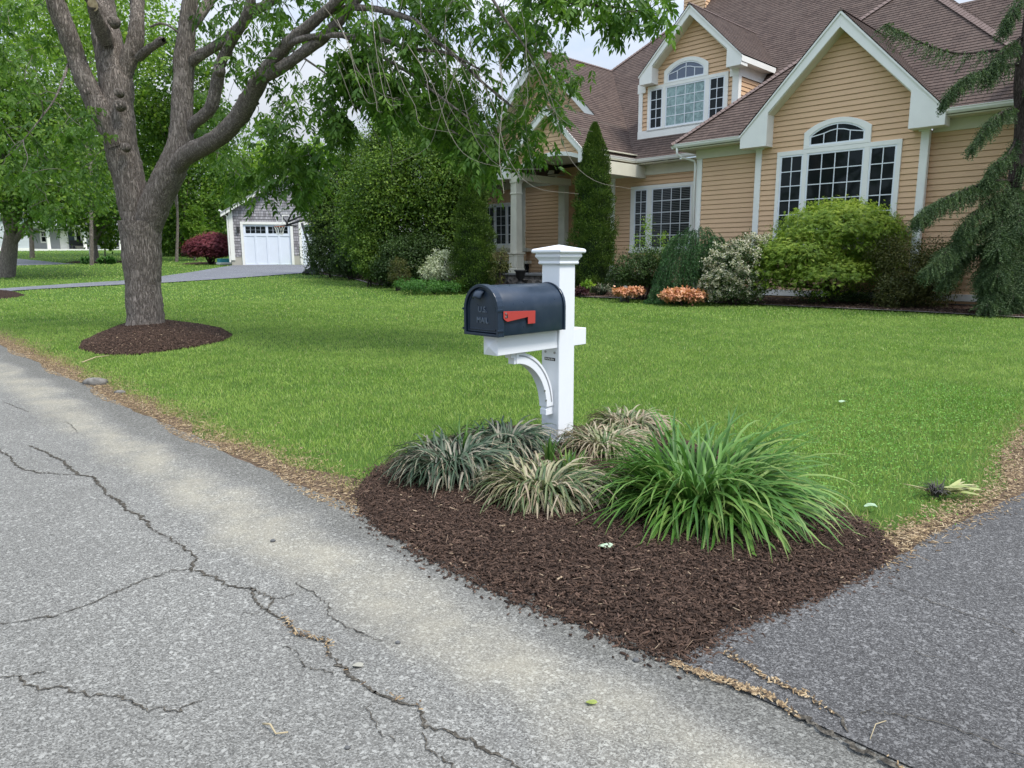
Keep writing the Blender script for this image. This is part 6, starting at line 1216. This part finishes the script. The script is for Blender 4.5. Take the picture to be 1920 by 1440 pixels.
# weeping conifer: hanging needle tails
def weeper(name, px, py, Y, label, domes, n_tail, Lt, mat, cat='shrub', needle=.035, nw=.006, step=.022, thick=.03, trunk=.05, group=None, hfac=1.0):
    g = P(px, py, Y); z = float(zg(Y)); base = np.array([g[0], Y, z]); root = thing(name, base, label, cat, group); Ps, Ds, Ns, Rs, tp = [], [], [], [], []
    for i in range(n_tail):
        ex, ey, rx, rz, dy = domes[rng.integers(len(domes))]; c = P(ex, ey, Y+dy); R = np.array([rx*Y/FPX, rx*Y/FPX*.8, rz*Y/FPX]); d = rdir(1)[0]; d[2] = abs(d[2])*.9; d /= np.linalg.norm(d); s0 = c+d*R*rng.uniform(.75, 1.02); o = d*np.array([1, 1, 0]); o /= np.linalg.norm(o)+1e-6
        L_ = rng.uniform(.5, 1.1)*Lt; us = np.linspace(0, 1, max(6, int(L_/step))); path = s0[None]+o[None]*(.35*L_*(1-(1-us)**2)*hfac)[:, None]-UP[None]*(L_*us**1.35)[:, None]+np.cumsum(rng.normal(0, .004, (len(us), 3)), 0); path[:, 2] = np.maximum(path[:, 2], z+.06)
        k = 5; pp = np.repeat(path, k, 0); dn = np.gradient(path, axis=0); dn /= np.linalg.norm(dn, axis=1)[:, None]+1e-9; dn = np.repeat(dn, k, 0); Ps.append(pp+rng.normal(0, thick*.25, pp.shape)); Ds.append(dn*.8+rdir(len(pp))*.65); Ns.append(rdir(len(pp))+o*.4); Rs.append(np.clip(rng.random()*.6+rng.random(len(pp))*.4, 0, 1)); tp.append((path[::3], np.linspace(.006, .003, len(path[::3]))))
    Ps, Ds, Ns, Rs = map(np.concatenate, (Ps, Ds, Ns, Rs)); leafmesh('foliage', Ps, Ds, Ns, needle*rng.uniform(.7, 1.3, len(Ps)), nw, Rs, mat, root)
    q = spline([base, base+(P(domes[0][0], domes[0][1], Y)-base)*.6+rng.normal(0, .05, 3), P(domes[0][0], domes[0][1]-domes[0][3]*.6, Y)], 5); trunkmesh('stems', [(q, np.linspace(trunk, trunk*.4, len(q)))]+tp, m_darkbark, root, 5); return root
weeper('weeping_conifer', 1290, 562, 18.4, 'weeping green conifer with hanging needle tails between coral plant and white blossoms', [(1305, 470, 52, 48, 0), (1275, 510, 38, 40, -.2), (1325, 490, 36, 40, .1), (1250, 545, 22, 20, -.3)], 620, .75, m_spr, needle=.05, nw=.014, thick=.05, step=.03)
rh, re_, rcn = shrub('blossoming_shrub', 1375, 566, 'dark rounded shrub dotted with cream blossoms', [(1370, 505, 55, 52, 0), (1345, 535, 34, 30, -.2), (1405, 480, 42, 36, .2), (1400, 530, 40, 36, 0), (1440, 470, 16, 30, .2)], 17000, .055, .028, m_ever, Y=17.6)
k_ = rcn[rng.random(len(rcn)) < .8]; k_ = k_[k_[:, 1] < 18.2]; n = len(k_)*34; ci = np.repeat(np.arange(len(k_)), 34); leafmesh('blossoms', k_[ci]+rng.normal(0, .035, (n, 3))+np.array([0, -.04, .03]), rdir(n), rdir(n)+np.array([0, -.5, .5]), .042, .036, rng.random(n), m_flow, rh)
# green lace maple
def lace(name, px, py, Y, label, domes, n_cl, mat, per, Ln, W, rc, group=None, cat='tree', trunk=.05, low=.12):
    g = P(px, py, Y); z = float(zg(Y)); base = np.array([g[0], Y, z]); root = thing(name, base, label, cat, group); Ps, Ds, Ns, Rs = [], [], [], []; E = [(P(a, b_, Y+dy), np.array([rx, rx*.85, rz])*Y/FPX) for a, b_, rx, rz, dy in domes]; A2 = np.array([e[1][0]*e[1][2] for e in E])
    for i in range(n_cl):
        c, R = E[rng.choice(len(E), p=A2/A2.sum())]; d = rdir(1)[0]
        if rng.random() < .75: d[2] = abs(d[2])
        p = c+d*R*rng.uniform(.72, 1.03); p[2] = max(p[2], z+low+rng.uniform(0, .12)); o = d*np.array([1, 1, .0]); o /= np.linalg.norm(o)+1e-6; cr = rng.random()*.55+.25*max(0, d[2])
        for j in range(per//5):      # hand-shaped leaf of five fingers hanging outward
            q0 = p+rng.normal(0, rc, 3)*[1, 1, .55]; ax_ = o*.6-UP*.55+rng.normal(0, .35, 3); ax_ /= np.linalg.norm(ax_); sx = np.cross(ax_, d+rng.normal(0, .3, 3)); sx /= np.linalg.norm(sx)+1e-6
            for f in (-1.1, -.55, 0, .55, 1.1): Ps.append(q0); Ds.append(ax_*math.cos(f)+sx*math.sin(f)); Ns.append(d+UP*.4); Rs.append(min(1, cr+rng.random()*.25))
    n = len(Ps); leafmesh('foliage', np.array(Ps), np.array(Ds), np.array(Ns), Ln*rng.uniform(.7, 1.2, n), W, np.array(Rs), mat, root, wide=.5)
    tr = []
    for i in range(7):
        c, R = E[i % len(E)]; q = spline([base, base+UP*.35+rng.normal(0, .1, 3)*[1, 1, 0], c+rdir(1)[0]*R*.6], 5); tr.append((q, np.linspace(trunk, trunk*.3, len(q))))
    trunkmesh('trunk', tr, m_darkbark, root, 7); return root
lace('lace_maple', 1560, 570, 17.7, 'broad mounded bright green lace leaf maple under the big front window', [(1570, 440, 110, 62, 0), (1500, 490, 80, 55, -.2), (1630, 460, 75, 55, .1), (1550, 520, 85, 36, -.5), (1460, 495, 46, 46, -.2), (1440, 520, 30, 32, -.3), (1640, 500, 55, 45, 0)], 3400, m_jm, 30, .075, .017, .10)
lace('red_lace_maple', 395, 495, 42.4, 'dark red dome shaped lace leaf maple beside the garage', [(398, 466, 46, 24, 0), (378, 472, 32, 16, 0), (422, 472, 30, 18, 0), (400, 452, 28, 14, 0)], 1300, m_redm, 30, .14, .030, .14, trunk=.08, low=.55)
pr_ = G(395, 495); rmr = [(pr_[0]+1.9*math.cos(a), pr_[1]+1.4*math.sin(a)) for a in np.linspace(0, 2*math.pi, 25)[:-1]]; mound('maple_mulch_ring', rmr, .08, .03, m_mulch, rings=5, n=60)
pr_ = G(182, 492); rmr = [(pr_[0]+2.1*math.cos(a), pr_[1]+1.3*math.sin(a)) for a in np.linspace(0, 2*math.pi, 25)[:-1]]; mound('maple_mulch_ring', rmr, .08, .03, m_mulch, rings=5, n=60)
shrub('bronze_shrub', 1700, 580, 'dark bronze green shrub between the lace maple and the blue green conifer', [(1700, 510, 55, 55, 0), (1735, 540, 48, 38, 0), (1680, 545, 40, 36, -.2), (1760, 500, 40, 45, .3), (1660, 470, 28, 30, .2)], 21000, .055, .03, m_bronze, Y=16.4)
shrub('dark_shrub', 1600, 576, 'dark low branches under the lace maple', [(1560, 555, 60, 16, 0), (1630, 560, 50, 14, 0)], 4500, .05, .03, m_ever, Y=17.9)
# blue green conifer at the right edge
YH = 15.3; hbz = float(zg(YH)); hb0 = np.array([*P(1862, 570, YH)[:2], hbz]); hem = thing('hemlock_tree', hb0, 'blue green conifer with drooping branches at the right edge of the house', 'tree')
tp = [(1862, 590), (1866, 500), (1885, 420), (1905, 330), (1915, 240), (1912, 150), (1925, 60), (1935, -60), (1940, -200)]; q = spline([P(a, b_, YH) for a, b_ in tp], 5); hpaths = [(q, np.linspace(.20, .05, len(q)))]
Ps, Ds, Ns, Rs = [], [], [], []
def bough(pts, r, Y=YH, dens=1.0, tail=.30, w0=.10, fw_=1.0):
    q = spline([P(a, b_, Y+dy) for a, b_, dy in pts], 7); hpaths.append((q, np.linspace(r, r*.25, len(q)))); n = len(q); seg = np.linalg.norm(q[-1]-q[0]); m = int(270*seg*dens)
    for i in range(m):
        u = rng.random()**.8; k = min(n-1, int((.12+.88*u)*(n-1))); p = q[k]; ax_ = (q[min(n-1, k+1)]-q[k-1]); ax_ /= np.linalg.norm(ax_)+1e-9; sx = np.cross(ax_, UP); sx /= np.linalg.norm(sx)+1e-9; sgn = rng.choice([-1, 1]); L_ = tail*rng.uniform(.4, 1.15)*(1.15-.5*u)
        dd = ax_*.45+sx*sgn*rng.uniform(.1, 1.0)*.8*fw_-UP*rng.uniform(.0, 1.0)*1.0; dd /= np.linalg.norm(dd); k2 = max(4, int(L_/.028)); us = np.linspace(0, 1, k2); pa = p+rng.normal(0, .02, 3)+dd[None]*(L_*us)[:, None]-UP[None]*(.25*L_*us**2)[:, None]; c_ = rng.random()*.6; pp = np.repeat(pa, 4, 0); nn = len(pp)
        Ps.append(pp); Ds.append(dd[None]*.75+rdir(nn)*.55); Ns.append(rdir(nn)+UP*.6); Rs.append(np.clip(c_+rng.random(nn)*.4, 0, 1))
bough([(1920, 110, 0), (1870, 95, -.2), (1800, 100, -.4), (1740, 85, -.6), (1690, 60, -.7), (1660, 45, -.8)], .03, dens=.25)
bough([(1915, 120, 0), (1870, 125, -.2), (1820, 140, -.5), (1790, 165, -.6), (1770, 190, -.6)], .03, tail=.34)
bough([(1915, 70, 0), (1895, 85, -.3), (1870, 110, -.4), (1850, 150, -.5)], .03, tail=.35); bough([(1925, -20, 0), (1900, 20, -.3), (1880, 60, -.4)], .03); bough([(1930, -60, 0), (1960, 20, -.3), (1975, 70, -.4)], .03)
bough([(1915, 200, 0), (1880, 210, -.3), (1850, 240, -.5), (1820, 280, -.6)], .03); bough([(1910, 250, .1), (1890, 290, -.3), (1865, 310, -.5), (1845, 340, -.6)], .03, tail=.26)
bough([(1905, 340, 0), (1860, 340, -.3), (1800, 360, -.6), (1750, 385, -.8), (1720, 410, -.9)], .035, tail=.40, dens=1.3)
bough([(1900, 350, 0), (1860, 375, -.4), (1820, 410, -.7), (1800, 440, -.8)], .03, tail=.38, dens=1.2)
bough([(1890, 400, 0), (1850, 420, -.3), (1800, 450, -.6), (1765, 480, -.8), (1740, 505, -.9)], .03, tail=.40, dens=1.3)
bough([(1885, 420, 0), (1900, 470, -.5), (1905, 520, -.8), (1900, 555, -.9)], .03, tail=.42, dens=1.5); bough([(1885, 430, 0), (1860, 480, -.5), (1845, 520, -.8), (1850, 560, -.8)], .03, tail=.36, dens=1.5)
bough([(1890, 380, 0), (1930, 420, -.4), (1960, 470, -.6), (1980, 520, -.6)], .03, tail=.42, dens=1.3); bough([(1905, 300, 0), (1940, 330, -.4), (1980, 380, -.6)], .03, tail=.4); bough([(1880, 450, 0), (1820, 470, -.2), (1790, 500, -.4), (1770, 530, -.5)], .03, tail=.34, dens=1.1)
for bx, by, ex, ey in ((1890, 430, 1870, 520), (1888, 470, 1900, 560), (1885, 500, 1850, 575), (1884, 520, 1920, 580), (1890, 440, 1925, 540), (1880, 540, 1875, 585), (1895, 390, 1870, 470), (1900, 350, 1915, 440)):
    bough([(bx, by, 0), ((bx+ex)/2, (by+ey)/2-25, -.6), (ex, ey, -1.1)], .02, tail=.40, dens=1.5, fw_=1.4)
bough([(1885, 410, 0), (1925, 450, -.6), (1930, 500, -.9), (1925, 540, -1)], .03, tail=.42, dens=1.4); bough([(1912, 160, 0), (1950, 170, -.3), (1990, 210, -.5)], .03); bough([(1915, 100, 0), (1960, 100, .3), (2010, 140, .5)], .03)
for a_ in range(9):
    h = rng.uniform(1.2, 6.5); p0 = hb0+UP*h+np.array([.4*h/6.5, 0, 0]); an = rng.uniform(0.2, 2.6); L_ = 1.8-.18*h; pts_ = spline([p0, p0+np.array([math.cos(an), math.sin(an), .1])*L_*.5, p0+np.array([math.cos(an), math.sin(an), -.35])*L_], 5); hpaths.append((pts_, np.linspace(.025, .008, len(pts_))))
    for i in range(150):
        k = rng.integers(2, len(pts_)); dd = rdir(1)[0]*.5-UP*.5; pa = pts_[k]+dd[None]*(np.linspace(0, .3, 10))[:, None]; pp = np.repeat(pa, 4, 0); Ps.append(pp); Ds.append(dd[None]+rdir(40)*.6); Ns.append(rdir(40)+UP*.6); Rs.append(np.full(40, rng.random()))
Ps, Ds, Ns, Rs = map(np.concatenate, (Ps, Ds, Ns, Rs)); leafmesh('foliage', Ps, Ds, Ns, .042*rng.uniform(.6, 1.3, len(Ps)), .012, Rs, m_hem, hem)
trunkmesh('trunk', hpaths, m_darkbark if False else barkmat('conifer_bark', (.06, .045, .038), (.14, .11, .095), 1.5), hem, 10)
# far planting along the white house and round the second tree
for i, (px, py, r, lab) in enumerate([(30, 467, 7, 'low shrub at the left end of the white house wall'), (62, 467, 8, 'low shrub beside the first porch post'), (86, 467, 9, 'rounded dark shrub left of the porch window'), (104, 467, 9, 'rounded dark shrub under the porch window'), (120, 467, 8, 'low shrub left of the dark front door'), (140, 468, 6, 'small shrub right of the dark front door'), (190, 468, 8, 'low shrub at the right end of the porch'), (215, 468, 10, 'pale flowering shrub at the far right of the porch')]):
    shrub('foundation_shrub', px, py, lab, [(px, py-4, r, r*.6, 0)], 420, .22, .16, m_var if i in (7,) else (m_ever if i % 2 else m_hedge), group='foundation shrubs of the white house', Y=90, stems=1)
for px, r, lab in ((160, 6, 'small leafy hosta left of the slim maple trunk'), (196, 8, 'hosta clump right of the slim maple trunk'), (208, 7, 'hosta clump at the right end of the far mulch ring')): shrub('hosta', px, 492, lab, [(px, 488, r, 4, 0)], 260, .20, .13, m_gc, cat='plant', Y=45, stems=1, group='plants round the slim maple')
simple_tree(0, 0, 'small round topped tree in front of the white porch', [(119, 450, 7, 8, 0)], 500, .25, .2, m_maple, .06, Y=86, name='small_tree', forks=2)
